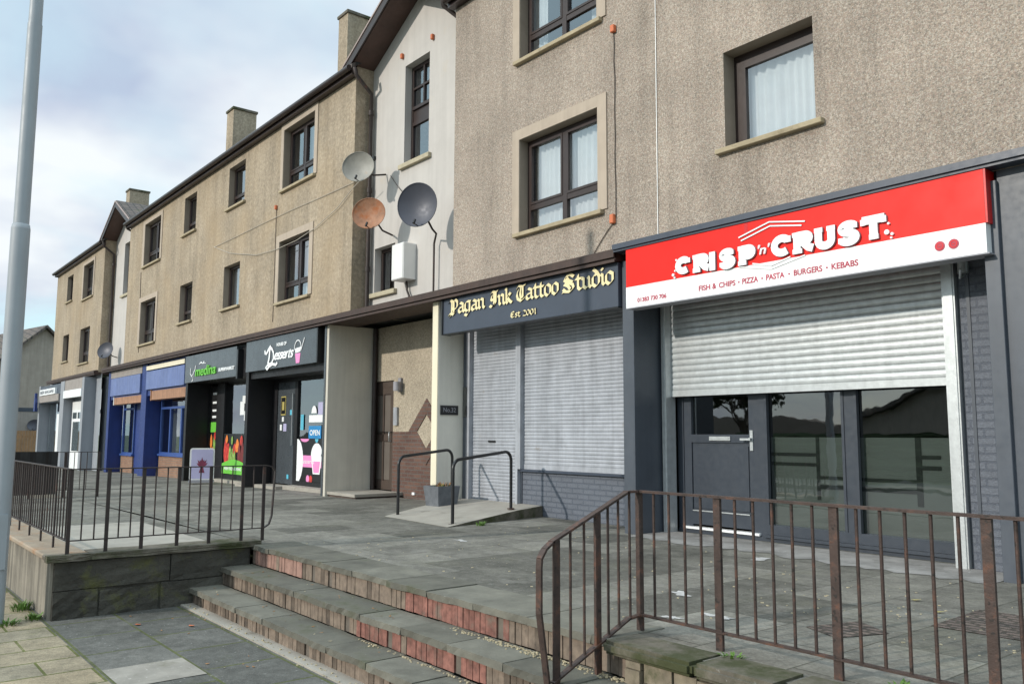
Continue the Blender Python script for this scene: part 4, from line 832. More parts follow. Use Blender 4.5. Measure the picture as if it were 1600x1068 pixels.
dec(b, [(-16.920, .62), (-16.750, .84), (-16.820, .88), (-17.000, .66)], yy - .006, 'white'); dec(b, arc(-17.800, 1.05, .22, .07, 180, 360, 8), yy - .004, 'pink'); dec(b, arc(-17.200, 1.05, .08, .08, 180, 360, 8), yy - .004, 'cyan')
for x in (-17.600, -17.450, -16.750, -16.550): dec(b, arc(x, .16, .08, .09, 0, 360, 9)[:-1], yy - .004, 'pink' if x != -17.450 else 'vred')
dec(b, [(-17.620, 1.42), (-16.920, 1.42), (-16.920, 1.58), (-17.620, 1.58)], yy, 'white'); dec(b, arc(-17.380, 1.62, .13, .17, 0, 180, 8), yy, 'white'); dec(b, [(-17.180, 1.585), (-16.950, 1.585), (-16.950, 1.86), (-17.180, 1.86)], yy, 'lilac')
dec(b, [(-17.620, 1.06), (-17.000, 1.06), (-17.000, 1.34), (-17.620, 1.34)], yy - .001, 'cyanblue'); dec(b, [(-18.050, 1.25), (-17.900, 1.25), (-17.900, 1.6), (-18.050, 1.6)], yy, 'cyan')
K['cyanblue'] = mat('blue_sticker', (.02, .22, .50), .5)
PR = b.build('window_print', 'black', T); lettering('sticker_word', 'OPEN', -17.56, 1.13, yy - .004, .5, .12, 'white', PR, bold=.02, depth=.002)
lettering('sticker_word', 'Desserts', -18.0, .50, yy - .006, .7, .10, 'white', PR, bold=.0, shear=.2, depth=.002)
b = MB(); b.tube([(-16.1, 1.1, 1.1), (-16.1, 1.1, 2.2)], .03, 8); b.build('light_tube', 'neon', T)
b = MB(); b.box(-18.3, -15.64, .36, YD + .1, -.12, .0); b.build('stall_plinth', 'concrete', T)
b = MB(); b.box(-19.55, -18.32, .2, .68, -.14, -.03); b.build('door_step', 'concrete', T)
SG = thing('dessert_sign', (-17.7, 0, 2.6), 'charcoal signboard with white script lettering and a pink sundae cup', 'sign')
b = MB(); b.box(-19.60, -15.85, -.09, .05, 2.62, 3.34, 'charcoal'); b.box(-15.848, -15.80, -.09, .05, 2.62, 3.34, 'black'); b.build('board', 'charcoal', SG)
b = MB(); pen_strokes(b, [(1.1, [(-18.46, 3.0), (-18.44, 2.93), (-18.36, 2.92), (-18.26, 3.0), (-18.16, 3.07), (-18.10, 3.0)]), (1.2, [(-18.18, 3.06), (-18.20, 2.82), (-18.26, 2.68)]),
    [(-18.10, 3.03), (-17.98, 2.92), (-17.96, 2.78), (-18.06, 2.68), (-18.25, 2.66), (-18.38, 2.60), (-18.30, 2.555), (-18.18, 2.62), (-18.0, 2.66), (-17.82, 2.63), (-17.75, 2.68)]], 0, .06, 1, 1, -.092, .012, .06)
b.build('letter', 'white', SG)
lettering('letter', 'esserts', -17.93, 2.80, -.092, 1.02, .20, 'white', SG, bold=.02, shear=.35, depth=.012, spacing=.85)
lettering('letter', 'HOUSE OF', -17.82, 3.10, -.092, .52, .075, 'white', SG, bold=.03, depth=.01)
b = MB(); pen_strokes(b, [arc(-16.72, 2.98, .16, .17, -10, 190, 14), [(-16.56, 2.92), (-16.40, 3.18)]], 0, 0, 1, 1, -.092, .008, .022); dec(b, [(-16.86, 2.98), (-16.58, 3.0), (-16.60, 2.90), (-16.84, 2.88)], -.094, 'white'); dec(b, [(-16.80, 2.66), (-16.63, 2.66), (-16.59, 2.87), (-16.85, 2.87)], -.094, 'pink'); b.build('sundae_emblem', 'white', SG)

# ---- supermarket
T = thing('supermarket_shopfront', (-21.9, .3, -.1), 'black supermarket front with fruit and vegetable window print', 'shopfront')
shop_box(T, -24.0, -19.8, .9, z0=-.2)
fin(-24.22, -24.05, YD + .06, -.2, 3.365, 'blackmatte', T)
b = MB(); b.box(-24.05, -19.79, .05, .9, 2.56, 3.36); b.build('header', 'blackmatte', T)
b = MB(); b.box(-23.42, -22.85, YD, YD + .08, -.15, 2.56); b.box(-19.95, -19.8, YD, YD + .08, -.15, 2.56); b.box(-22.85, -19.95, YD, YD + .08, -.05, .08); b.box(-24.04, -23.98, YD, YD + .08, -.15, 2.56); b.build('window_frame', 'blackmatte', T)
b = MB(); pane_face(b, -22.85, -19.95, YD + .04, .08, 2.56); b.build('shop_window', 'glass_sky', T)
b = MB()
dec(b, [(-23.98, -.1), (-23.43, -.1), (-23.43, 2.5), (-23.98, 2.5)], yy + .02, 'black')
for i, z in enumerate((2.25, 2.0, 1.78, 1.6)): dec(b, [(-23.85, z), (-23.55, z), (-23.55, z + .06), (-23.85, z + .06)], yy + .016, 'white')
dec(b, [(-23.95, 1.2), (-23.46, 1.2), (-23.46, 1.48), (-23.95, 1.48)], yy + .016, 'green'); 
dec(b, [(-22.84, .09), (-19.96, .09), (-19.96, 1.16), (-22.84, 1.16)], yy + .002, 'black')
rs = random.Random(3)
def veg(b, cx, cz, w_, h_, m, y): dec(b, [(cx + w_ * math.cos(a) * (1 - .35 * max(0, math.sin(a))), cz + h_ * math.sin(a)) for a in [2 * math.pi * i / 12 for i in range(12)]], y, m)
for i, (cx, cz, w_, h_, m) in enumerate(((-22.55, .72, .20, .36, 'vred'), (-22.25, .62, .18, .30, 'vred'), (-22.0, .55, .14, .30, 'vgreen'), (-21.72, .52, .15, .26, 'vgreen'), (-21.45, .75, .17, .16, 'vred'), (-21.15, .85, .17, .18, 'vorange'), (-20.9, .62, .14, .34, 'vdark'), (-22.4, 1.02, .11, .11, 'vorange'), (-21.75, .98, .10, .12, 'vgreen'), (-20.65, .98, .14, .14, 'vred'), (-21.4, .5, .12, .22, 'vgreen'), (-20.5, .6, .17, .36, 'vdark'), (-20.2, .62, .14, .3, 'vgreen'))):
    veg(b, -22.84 + (cx + 22.84) * .60, cz, w_ * .72, h_, m, yy - .0 - .0018 * (i + 1))
for i, (cx, cz, w_, h_, m) in enumerate(((-23.85, .95, .09, .2, 'vorange'), (-23.6, .9, .09, .25, 'vgreen'), (-23.7, .55, .12, .25, 'vorange'), (-23.85, .35, .09, .2, 'vgreen'), (-23.55, 1.1, .08, .12, 'vred'))): veg(b, cx, cz, w_, h_, m, yy + .014 - .0018 * i)
dec(b, [(-22.84, .10)] + [(-22.84 + 1.75 * i / 10, .36 + .12 * math.sin(math.pi * i / 10)) for i in range(11)] + [(-21.09, .10)], yy - .028, 'green')
for i, q in enumerate(((-21.75, 1.65, .28, .35), (-21.6, 1.95, .22, .2), (-21.45, 1.5, .1, .25))): dec(b, [(q[0], q[1]), (q[0] + q[2], q[1]), (q[0] + q[2], q[1] + q[3]), (q[0], q[1] + q[3])], yy + .001 - .002 * i, 'white')
PR = b.build('window_print', 'black', T); lettering('print_word', 'FRESH FOOD & DRINKS', -22.65, .20, yy - .030, 1.2, .08, 'white', PR, bold=.02, depth=.002)
b = MB(); b.box(-23.0, -19.8, .45, YD + .05, -.2, -.05); b.build('stall_plinth', 'concrete', T)
b = MB(); b.box(-20.5, -19.75, .1, .44, -.2, -.06); b.build('door_step', 'concrete', T)
SG = thing('supermarket_sign', (-22, 0, 2.5), 'charcoal signboard with lime green and white lettering over the vegetable window', 'sign')
b = MB(); b.box(-24.04, -20.22, -.09, .05, 2.56, 3.30, 'charcoal'); b.box(-20.218, -20.13, -.09, .05, 2.5, 3.22, 'black'); b.build('board', 'charcoal', SG)
lettering('letter', 'medina', -23.12, 2.70, -.092, 1.55, .26, 'green', SG, bold=.012, shear=.15, depth=.03)
lettering('letter', 'SUPERMARKET', -21.40, 2.74, -.092, 1.1, .085, 'white', SG, bold=.03, depth=.012)
lettering('letter', 'AL', -22.9, 3.02, -.092, .55, .06, 'white', SG, bold=.02, depth=.01)
b = MB(); pen_strokes(b, [[(-23.55, 2.95), (-23.58, 2.80), (-23.45, 2.72), (-23.32, 2.80), (-23.34, 2.62), (-23.42, 2.58)], [(-23.32, 2.8), (-23.2, 2.9), (-23.15, 3.0)]], 0, 0, 1, 1, -.092, .008, .03); b.build('swirl_emblem', 'white', SG)

# ---- two blue shops
def blue_shop(label, slabel, fx0, fx1, x0, x1, wins, panel, boxx, strip, mull):
    T = thing('blue_shopfront', ((x0 + x1) / 2, .3, -.2), label, 'shopfront'); Y = .45
    shop_box(T, x0, x1, .7, z0=-.3)
    fin(fx0, fx1, Y + .02, -.3, 3.365, 'blue', T)
    b = MB(); b.box(x0, x1, .03, .70, 2.34, 3.36); b.build('header', 'blue', T)
    for (a, c, z0, z1) in wins:
        b = MB(); b.box(a, c, Y, Y + .2, -.3, z0 - .07); b.build('stall_riser', 'tanbrick', T)
        b = MB(); b.box(a - .03, c + .03, Y - .05, Y + .1, z0 - .07, z0); b.box(a, a + .08, Y, Y + .08, z0, 2.34); b.box(c - .08, c, Y, Y + .08, z0, 2.34); b.box(a + .08, c - .08, Y, Y + .08, z1 + .0, z1 + .07); b.box(a + .08, c - .08, Y, Y + .08, z0, z0 + .05)
        for m_ in mull: b.box(m_ - .05, m_ + .05, Y - .003, Y + .08, z0 + .05, z1)
        f_ = b.build('window', 'blueframe', T)
        g = MB(); pane_face(g, a + .08, c - .08, Y + .045, z0, 2.30); g.build('pane', 'glass_dark', f_)
        g = MB(); g.box(a + .15, (a + c) / 2 - .1, Y + .30, Y + .32, z0, 2.2); g.build('blind', 'curtain_dim', f_)
    b = MB(); b.box(boxx[0], boxx[1], .02, .30, boxx[2], boxx[3]); b.box(boxx[0] - .1, boxx[0] - .001, .0, .31, boxx[2] + .0, boxx[3] + .03, 'white_box' if strip is None else 'copper'); b.mats.insert(0, 'copper') if False else None
    b2 = MB(); b2.box(boxx[0], boxx[1], .02, .30, boxx[2], boxx[3], 'copper'); b2.box(boxx[0] - .06, boxx[0] - .001, .0, .31, boxx[2] - .02, boxx[3] + .03, 'white_box' if strip is None else 'copper'); b.b.free(); b2.build('shutter_housing', 'copper', T)
    if strip: b = MB(); b.box(strip[0], strip[1], -.05, .02, 3.14, 3.27); b.build('cream_strip', 'cream', T)
    S_ = MB(); S_.box(panel[0], panel[1], -.045, .02, panel[2], panel[3]); S_.bevel(.004); tag(S_.build('blank_sign', 'bluesign'), slabel, 'sign')
    return T
blue_shop('left blue shopfront at the far end of the long block', 'faded blank blue signboard on the left blue shop', -32.75, -32.45, -32.4, -28.6, [(-32.35, -30.9, .45, 1.98)], (-32.25, -28.62, 2.46, 3.08), (-31.9, -28.6, 2.16, 2.40), None, ())
blue_shop('right blue shopfront with brick stall riser, beside the black supermarket', 'faded blank blue signboard with chalky marks on the right blue shop', -28.55, -28.0, -27.98, -24.23, [(-27.95, -24.3, .53, 1.92)], (-27.95, -24.26, 2.53, 3.10), (-27.5, -24.25, 2.20, 2.48), (-27.95, -24.26), (-26.95, -25.9))
b = MB(); b.box(-30.9, -28.6, .5, .56, -.3, 2.3); b.box(-30.7, -29.9, .49, .50, .0, 2.1); tag(b.build('shop_door', 'blue'), 'dark blue shop door between the two blue shopfronts', 'door')
b = MB(); b.box(-32.45, -28.6, .0, .03, 3.1, 3.36); tag(b.build('upper_board', 'boards'), 'grey weathered board over the left blue sign', 'board')

# ---- end block ground floor
T = thing('end_shopfront', (-39, 0, -.3), 'pale grey shopfront of the end block with a white door, farthest along the terrace', 'shopfront')
b = MB(); b.face([(-43.9, .12, -.4), (-34.3, .12, -.4), (-34.3, .12, 3.4), (-43.9, .12, 3.4)]); b.build('wall', 'greywall', T)
for a, c, m in ((-43.95, -43.65, 'greywall'), (-39.3, -38.6, 'greywall'), (-35.45, -35.12, 'greywall')): fin(a, c, .3, -.4, 3.3, m, T, y0=-.3)
b = MB(); b.box(-35.10, -34.35, .32, .6, -.4, 3.3); b.build('side_wall', 'greywall', T)
b = MB(); b.box(-43.7, -39.3, -.28, .1, 2.5, 3.25); b.build('header', 'slate_dark', T)
b = MB(); b.box(-38.58, -35.46, -.28, .1, 2.9, 3.30); b.build('header', 'boards', T)
b = MB(); b.box(-38.58, -35.46, -.33, -.2, 2.58, 2.88); b.build('lintel', 'white', T)
b = MB(); b.box(-43.3, -39.4, .05, .10, .0, 2.5); b.build('shop_window', 'glass_sky', T)
b = MB(); b.box(-41.5, -41.0, .03, .045, .1, 2.0); b.box(-40.6, -40.2, .03, .045, .0, .5); b.build('window_print', 'white', T)
b = MB(); b.box(-38.45, -36.55, .02, .08, -.3, 2.1); D = b.build('door', 'white', T)
for a, c, z0, z1 in ((-38.3, -37.6, 1.75, 2.0), (-37.4, -36.75, 1.75, 2.0), (-38.2, -36.8, .45, 1.62)): g = MB(); g.box(a, c, .012, .019, z0, z1); g.build('door_glass', 'glass_dark', D)
b = MB(); b.box(-38.45, -36.5, .02, .10, 2.1, 2.45); b.build('roller_box', 'white_box', T)
SG = thing('end_shop_sign', (-41.8, -.3, 2.8), 'small white shop sign with dark letters on the farthest shop', 'sign')
b = MB(); b.box(-43.45, -40.15, -.36, -.28, 2.84, 3.10); b.build('board', 'white', SG); lettering('letter', 'BEER BARGAINS', -43.3, 2.90, -.362, 2.9, .14, 'slate_dark', SG, bold=.02, depth=.003)
b = MB(); b.box(-43.6, -39.5, -.33, -.281, 2.53, 2.82); b.build('lower_board', 'boards', SG)
b = MB(); p_ = [(-.10, 0), (.10, 0), (.11, .35), (.045, .52), (.04, .72), (-.04, .72), (-.045, .52), (-.11, .35)]
b.prism([(-43.75 + x * 1.6, -.50, 2.15 + z * 1.15) for x, z in p_], (0, .10, 0)); tag(b.build('bottle_sign', 'blue'), 'small blue bottle shaped sign hanging at the far shop corner', 'sign')

# ------------------------------------------------------------------ ramp, hoops, planter
T = thing('access_ramp', (-10.3, -.3, -.05), 'pale concrete access ramp up to the closed tattoo shop door', 'ramp')
b = MB(); A = [(-10.98, -1.28, -.052), (-9.20, -1.38, -.052), (-9.44, .0, .075), (-9.54, .57, .105), (-11.48, .57, .105), (-11.48, .0, .06), (-11.30, -.6, .0)]
top = [b.b.verts.new((x, y, z + .006)) for x, y, z in A]; bot = [b.b.verts.new((x, y, -.12)) for x, y, z in A]
kk = b.mi('concrete'); b.b.faces.new(top)
ks = b.mi('coping')
for i in range(len(A)): b.b.faces.new((top[i], bot[i], bot[(i + 1) % len(A)], top[(i + 1) % len(A)])).material_index = ks
b.build('ramp_slab', 'concrete', T)
def hoop(xa, xb, y0, y1, z0, z1, f0, f1, label):
    x = xa; sk = lambda p: (xa + (xb - xa) * (p[1] - y0) / (y1 - y0), p[1], p[2])
    r = .13; P = [(x, y0, f0), (x, y0, z0 - r)]
    for i in range(1, 7): a = math.pi / 2 * i / 6; P.append((x, y0 + r * (1 - math.cos(a)), z0 - r + r * math.sin(a)))
    n = [(x, y1 - r * (1 - math.cos(a)), z1 - r + r * math.sin(a)) for a in [math.pi / 2 * (6 - i) / 6 for i in range(0, 6)]]
    P += n + [(x, y1, z1 - r), (x, y1, f1)]
    t = thing('hoop_rail', (x, (y0 + y1) / 2, -.05), label, 'handrail', 'black hoop rails on the ramp'); b = MB(); b.tube([sk(p) for p in P], .023, 12); b.build('tube', 'black', t)
    for y, f in ((y0, f0), (y1, f1)): b = MB(); b.cyl((sk((0, y, 0))[0], y, f - .004), .055, .012, 14); b.build('base_plate', 'rusty', t)
hoop(-10.93, -11.22, -1.08, .10, .83, .91, -.045, .075, 'left black tubular hoop rail on the ramp, beside the grey planter')
hoop(-9.37, -9.66, -1.18, .06, .82, .91, -.04, .085, 'right black tubular hoop rail on the ramp, in front of the tattoo shop shutters')
T = thing('planter', (-11.18, -.1, .03), 'square grey stone planter with withered plants at the foot of the cream pillar', 'planter')
b = MB(); cx_, cy_ = -11.19, -.12
def frus(b, cx, cy, z0, z1, a, c, m=None):
    p = [[b.b.verts.new((cx + sx * q, cy + sy * q, z)) for sx, sy in ((-1, -1), (1, -1), (1, 1), (-1, 1))] for q, z in ((a, z0), (c, z1), (c - .03, z1), (c - .04, z1 - .05))]
    for r, s_ in zip(p, p[1:]):
        for i in range(4): b.b.faces.new((r[i], r[(i + 1) % 4], s_[(i + 1) % 4], s_[i]))
    b.b.faces.new(p[0][::-1])
frus(b, cx_, cy_, .02, .35, .175, .21); b.build('pot', 'planter', T)
b = MB(); b.box(cx_ - .175, cx_ + .175, cy_ - .175, cy_ + .175, .27, .31); b.build('soil', 'soil', T)
def tuft(name, cx, cy, z, r, h_, n, m, label=None, parent=None, broad=.009):
    b = MB()
    for i in range(n):
        a = random.random() * 6.28; q = r * random.random() ** .6; x, y = cx + q * math.cos(a), cy + q * math.sin(a); hh = h_ * random.uniform(.4, 1); d = Vector((math.cos(a), math.sin(a), 0)) * random.uniform(.01, .04); s = Vector((-math.sin(a), math.cos(a), 0)) * broad * random.uniform(.5, 1.2)
        p = Vector((x, y, z)); b.face([p - s * .3, p + s * .3, p + d * .6 + s + Vector((0, 0, hh * .7)), p + d * 1.5 + Vector((0, 0, hh)), p + d * .6 - s + Vector((0, 0, hh * .7))])
    o = b.build(name, m, parent)
    if label: tag(o, label, 'weed')
    return o
tuft('plants', cx_, cy_, .30, .16, .12, 60, 'leaf_dry', parent=T); tuft('green_shoots', cx_ + .03, cy_, .30, .15, .09, 30, 'leaf', parent=T)
tuft('weed_clump', -9.75, -6.14, -.6, .09, .10, 70, 'leaf', 'bright green weed clump at the foot of the pale street wall')
tuft('weed_clump', -9.2, -6.12, -.6, .08, .06, 60, 'leaf', 'low dark green weeds right at the corner of the wall')
tuft('weed_clump', -9.08, -6.36, -.6, .10, .05, 60, 'leaf', 'flat tuft of grass growing between the beige pavers')
tuft('weed_clump', -9.12, -.9, -.06, .07, .07, 50, 'leaf', 'tiny weed against the kerb of the ramp')
tuft('weed_clump', -2.9, -3.86, -.05, .05, .035, 30, 'leaf', 'tiny weed in the coping joint under the right railing')
tuft('weed_clump', -2.05, -3.7, -.05, .06, .035, 36, 'leaf', 'low weed at the foot of the last thick post of the right railing')

# ------------------------------------------------------------------ railings
def post(par, x, y, z0, z1, m, ax, w_=.040, t_=.012, name='post'):
    b = MB(); a, c = (w_ / 2, t_ / 2) if ax == 'x' else (t_ / 2, w_ / 2); b.box(x - a, x + a, y - c, y + c, z0, z1); b.build(name, m, par)
def balu(par, x, y, z0, z1, m, r=.0075): b = MB(); b.tube([(x, y, z0), (x, y, z1)], r, 6); b.build('baluster', m, par)
T = thing('steel_railing', (-2.5, -3.8, -.05), 'rusty brown flat-bar railing at the right of the steps, in front of the takeaway', 'railing'); m = 'rusty'; Yr = -3.77
PX = [-3.65, -3.05, -2.33, -1.60, -.90, -.2, .5]
for x in PX: post(T, x, Yr, -.06, .795, m, 'x', .046, .02)
for a, c in zip(PX, PX[1:]):
    n = 4 if c - a < .65 else 5
    for i in range(1, n + 1): balu(T, a + (c - a) * i / (n + 1), Yr, .055, .795, m, .0085)
b = MB(); b.box(-3.66, .5, Yr - .022, Yr + .022, .796, .81); b.bar((-3.65, -3.77, .803), (-3.65, -3.89, .803), .044, .014)
b.bar((-3.65, -3.88, .803), (-3.65, -4.51, .545), .044, .014); P = [(-3.65, -4.50, .548), (-3.65, -4.56, .51), (-3.65, -4.595, .46), (-3.65, -4.60, .40)]
for p, q in zip(P, P[1:]): b.bar(p, q, .044, .014)
b.box(-3.672, -3.628, -4.606, -4.592, .16, .40); b.prism([(-3.672, -4.606, .16), (-3.628, -4.606, .16), (-3.628, -4.592, .16), (-3.672, -4.592, .16)], (0, .09, -.58)); b.build('top_rail', m, T)
b = MB(); b.box(-3.65, .5, Yr - .02, Yr + .02, .046, .056); b.bar((-3.65, -3.77, .05), (-3.65, -3.88, .04), .04, .011); b.bar((-3.65, -3.87, .045), (-3.65, -4.50, -.23), .04, .011); b.build('bottom_rail', m, T)
tp = lambda y: .795 if y > -3.88 else .795 - (-3.88 - y) * .41
bt = lambda y: .05 if y > -3.88 else .05 - (-3.88 - y) * .43
post(T, -3.65, -4.14, -.245, tp(-4.14), m, 'y', .042, .02); post(T, -3.65, -4.47, -.43, tp(-4.47), m, 'y', .042, .02)
for y in (-3.86, -3.96, -4.05, -4.25, -4.36): balu(T, -3.65, y, bt(y), tp(y), m, .0085)

T = thing('platform_railing', (-9.05, -4.9, 0), 'dark railing with looped end on the stepped stone wall left of the steps', 'railing'); m = 'rust_dark'
PY = [-5.90, -5.56, -5.23, -4.88, -4.55, -4.20, -3.96]
for y in PY: post(T, -9.05, y, -.01, .80, m, 'y', .034, .016)
for a, c in zip(PY, PY[1:]):
    n = 2 if c - a > .3 else 1
    for i in range(1, n + 1): balu(T, -9.05, a + (c - a) * i / (n + 1), .13, .80, m)
b = MB(); P = [(-9.05, -5.92, .805), (-9.05, -3.93, .805), (-9.05, -3.87, .79), (-9.05, -3.835, .74), (-9.05, -3.86, .25), (-9.05, -3.89, .16), (-9.05, -3.95, .125)]
for p, q in zip(P, P[1:]): b.bar(p, q, .034, .011)
b.build('top_rail', m, T); b = MB(); b.bar((-9.05, -5.9, .125), (-9.05, -3.95, .125), .03, .01); b.build('bottom_rail', m, T)
T = thing('street_railing', (-13.7, -5.9, 0), 'long dark railing on the pale coping along the street side of the raised platform', 'railing')
for i in range(1, 15):
    post(T, -9.05 - .65 * i, -5.9, -.01, .80, m, 'x', .034, .016)
for i in range(14):
    for k in range(1, 5): balu(T, -9.05 - .65 * i - .13 * k, -5.9, .13, .80, m)
b = MB(); b.bar((-9.07, -5.9, .805), (-18.4, -5.9, .805), .034, .011); b.build('top_rail', m, T); b = MB(); b.bar((-9.07, -5.9, .125), (-18.4, -5.9, .125), .03, .01); b.build('bottom_rail', m, T)
T = thing('far_railing', (-18.4, -4.7, -.1), 'farther dark railing crossing the platform behind the near railing, partly covered by black cloth', 'railing')
for i in range(5): post(T, -18.4, -5.9 + .6 * i, -.1, .78, m, 'y', .05, .03)
for i in range(22):
    if i % 5: balu(T, -18.4, -5.9 + .115 * i, .05, .78, m)
b = MB(); b.bar((-18.4, -5.9, .785), (-18.4, -3.48, .785), .034, .011); b.build('top_rail', m, T); b = MB(); b.bar((-18.4, -5.9, .05), (-18.4, -3.48, .05), .03, .01); b.build('bottom_rail', m, T)
b = MB(); n = 30; pr = None
for i in range(n + 1):
    y = -5.85 + 1.6 * i / n; x = -18.36 + .012 * math.sin(i * 1.3); cur_ = [b.b.verts.new((x + (.02 if z > .7 else 0), y, z)) for z in (-.02, .4, .80)]
    if pr: b.b.faces.new((pr[0], cur_[0], cur_[1], pr[1])); b.b.faces.new((pr[1], cur_[1], cur_[2], pr[2]))
    pr = cur_
tag(b.build('cloth_banner', 'black'), 'black cloth banner tied over the farther railing', 'banner')

# ------------------------------------------------------------------ lamp post
T = thing('lamp_post', (-9.2, -6.45, -.6), 'tall pale grey steel lamp post at the left edge, standing by the low wall', 'lamp post')
b = MB(); b.tube([(-9.2, -6.45, -.6), (-9.2, -6.45, 3.12), ], .083, 24); b.build('lower_tube', 'lamp', T)
b = MB(); b.tube([(-9.2, -6.45, 3.12), (-9.2, -6.45, 3.16), (-9.2, -6.45, 3.165)], .083, 24, r2=.07); b.tube([(-9.2, -6.45, 3.16), (-9.2, -6.45, 5.2)], .069, 24, r2=.066); b.build('middle_tube', 'lamp', T)
b = MB(); b.tube([(-9.2, -6.45, 5.2), (-9.2, -6.45, 6.55)], .061, 20, r2=.056); b.build('upper_tube', 'lamp', T)
b = MB(); b.tube([(-9.2, -6.45, 6.55), (-9.2, -6.45, 6.62), (-9.2, -6.45, 6.66)], .075, 20, r2=.03); b.build('cap', 'lamp', T)
b = MB(); b.box(-9.14, -9.11, -6.50, -6.40, -.1, .4); b.build('access_door', 'lamp', T)

# ------------------------------------------------------------------ satellite dishes
def dish(c, n, rx_, rz, m, label, arm_dir, mount, group='satellite dishes'):
    n = Vector(n).normalized(); c = Vector(c); u = Vector((0, 0, 1)).cross(n).normalized(); v = n.cross(u)
    t = thing('satellite_dish', c, label, 'satellite dish'); b = MB(); rings = []; NR, NA = 8, 40; dep = .13 * rx_ * 2
    for i in range(NR + 1):
        q = i / NR; rings.append([b.b.verts.new(c + u * (rx_ * q * math.cos(a)) + v * (rz * q * math.sin(a)) + n * (dep * q * q)) for a in [2 * math.pi * j / NA for j in range(NA)]] if i else [b.b.verts.new(c)])
    for j in range(NA): b.b.faces.new((rings[0][0], rings[1][j], rings[1][(j + 1) % NA])).smooth = True
    for r, s_ in zip(rings[1:], rings[2:]):
        for j in range(NA): b.b.faces.new((r[j], s_[j], s_[(j + 1) % NA], r[(j + 1) % NA])).smooth = True
    b.build('reflector', m, t)
    b = MB(); b.tube([c + u * (rx_ * math.cos(a)) + v * (rz * math.sin(a)) + n * dep for a in [2 * math.pi * j / 36 for j in range(37)]], .007, 6); b.build('rim', m, t)
    b = MB(); s0 = c - v * rz * .95 + n * dep * .8; e0 = c - v * rz * .92 + n * (rx_ * .62); b.tube([c - v * rz * .6 - n * .03, s0, e0], .010, 6); b.build('arm', 'rust_dark', t)
    b = MB(); b.tube([e0, e0 - n * .05 + v * .07], .022, 10); b.build('receiver', 'black', t)
    b = MB(); b.tube([c - n * .05] + [Vector(p) for p in mount], .018, 8); b.box(*[q for k in range(3) for q in (c[k] - n[k] * .08 - .035, c[k] - n[k] * .08 + .035)]); b.build('bracket', 'rust_dark', t)
    return t
dish((-11.82, -.22, 5.02), (.52, -.85, -.04), .365, .375, 'dish_big', 'largest satellite dish, dark grey, right of the small white cabinet', 0, ((-11.75, .0, 4.64), (-11.85, .15, 4.60), (-12.10, .30, 4.60), (-12.14, .30, 4.50), (-12.14, .30, 3.55)))
dish((-13.95, -.22, 6.22), (.60, -.79, -.03), .325, .285, 'dish_grey', 'uppermost satellite dish, pale grey with a rust stain, left of the white bay', 0, ((-14.0, .1, 6.15), (-14.0, .38, 6.22)))
dish((-13.50, -.22, 5.22), (.60, -.79, -.03), .325, .285, 'dish_rust', 'rust-orange satellite dish below the pale one, left of the dark dish', 0, ((-13.6, .1, 4.98), (-13.7, .38, 4.95)))
dish((-33.2, -.02, 4.16), (.55, -.78, .25), .33, .31, 'dish_big', 'small distant dark dish at the corner of the far stair bay', 0, ((-33.3, .2, 4.0), (-33.3, .38, 3.95)))
T = thing('meter_cabinet', (-13.2, .3, 3.99), 'small white wall cabinet beside the little window under the rusty dish', 'cabinet')
b = MB(); b.box(-13.28, -12.87, .125, .398, 3.97, 4.64); b.bevel(.008); b.build('body', 'white_box', T)
b = MB(); b.box(-13.265, -12.885, .117, .124, 3.985, 4.625); b.build('door', 'white_box', T)
b = MB(); b.tube([(-13.1, .34, 4.0), (-13.08, .34, 3.8), (-13.0, .34, 3.68), (-12.98, .34, 3.5)], .02, 8); b.build('pipe', 'rust_dark', T)

# ------------------------------------------------------------------ cables and small wall fittings
def cable(pts, m, label, r=.006): b = MB(); b.tube(pts, r, 5, smooth=False); return tag(b.build('cable', m), label, 'cable')
def sag(p, q, n, a=.02, y=-.012): return [(p[0] + (q[0] - p[0]) * i / n, y, p[1] + (q[1] - p[1]) * i / n - a * math.sin(math.pi * i / n) + random.uniform(-.006, .006)) for i in range(n + 1)]
cable(sag((-6.70, 8.4), (-6.72, 3.53), 12), 'white', 'thin straight white cable down the dry-dashed wall between the windows', .005)
cable([(-7.43 + random.uniform(-.01, .01), -.012, 6.5 - .21 * i) for i in range(13)], 'cable_dark', 'thin dark cable hanging between the two orange wall boxes', .006)
cable([(-7.46, -.012, 3.92), (-7.6, -.012, 3.8), (-7.75, -.012, 3.65), (-7.85, -.012, 3.54)], 'cable_dark', 'short dark cable from the lower orange box down to the canopy', .006)
cable([(x, -.02, z) for x, z in ((-14.56, 6.12), (-15.78, 6.13), (-17.25, 6.16), (-19.05, 6.17), (-20.69, 6.16), (-22.31, 6.16))], 'cable', 'upper strand of the pale cable looped over the tan wall', .007)
cable([(x, -.04, z) for x, z in ((-22.31, 6.16), (-21.09, 5.78), (-19.37, 5.45), (-18.11, 5.38), (-17.08, 5.40), (-16.14, 5.51), (-15.18, 5.73), (-14.56, 5.99), (-14.2, 6.1))], 'cable', 'lower sagging strand of the pale cable crossing the middle window', .008)
cable([(-18.30 + random.uniform(-.01, .01), -.012, 6.35 - .24 * i) for i in range(12)], 'cable_dark', 'dark vertical cable down the tan wall left of the two large windows', .007)
cable([(-29.3 + .02 * i, -.012, 6.5 - .3 * i) for i in range(10)], 'cable_dark', 'dark vertical cable at the far end of the long tan wall', .009)
cable(sag((-13.8, 6.15), (-12.9, 5.5), 6, .1, .37), 'cable_dark', 'loose cable on the white bay wall below the upper dish', .007)
def wbox(x, z, y, m, label, s=.05, h_=.07): b = MB(); b.box(x - s, x + s, y - .06, y - .001, z - h_, z + h_); b.bevel(.008); return tag(b.build('junction_box', m), label, 'junction box')
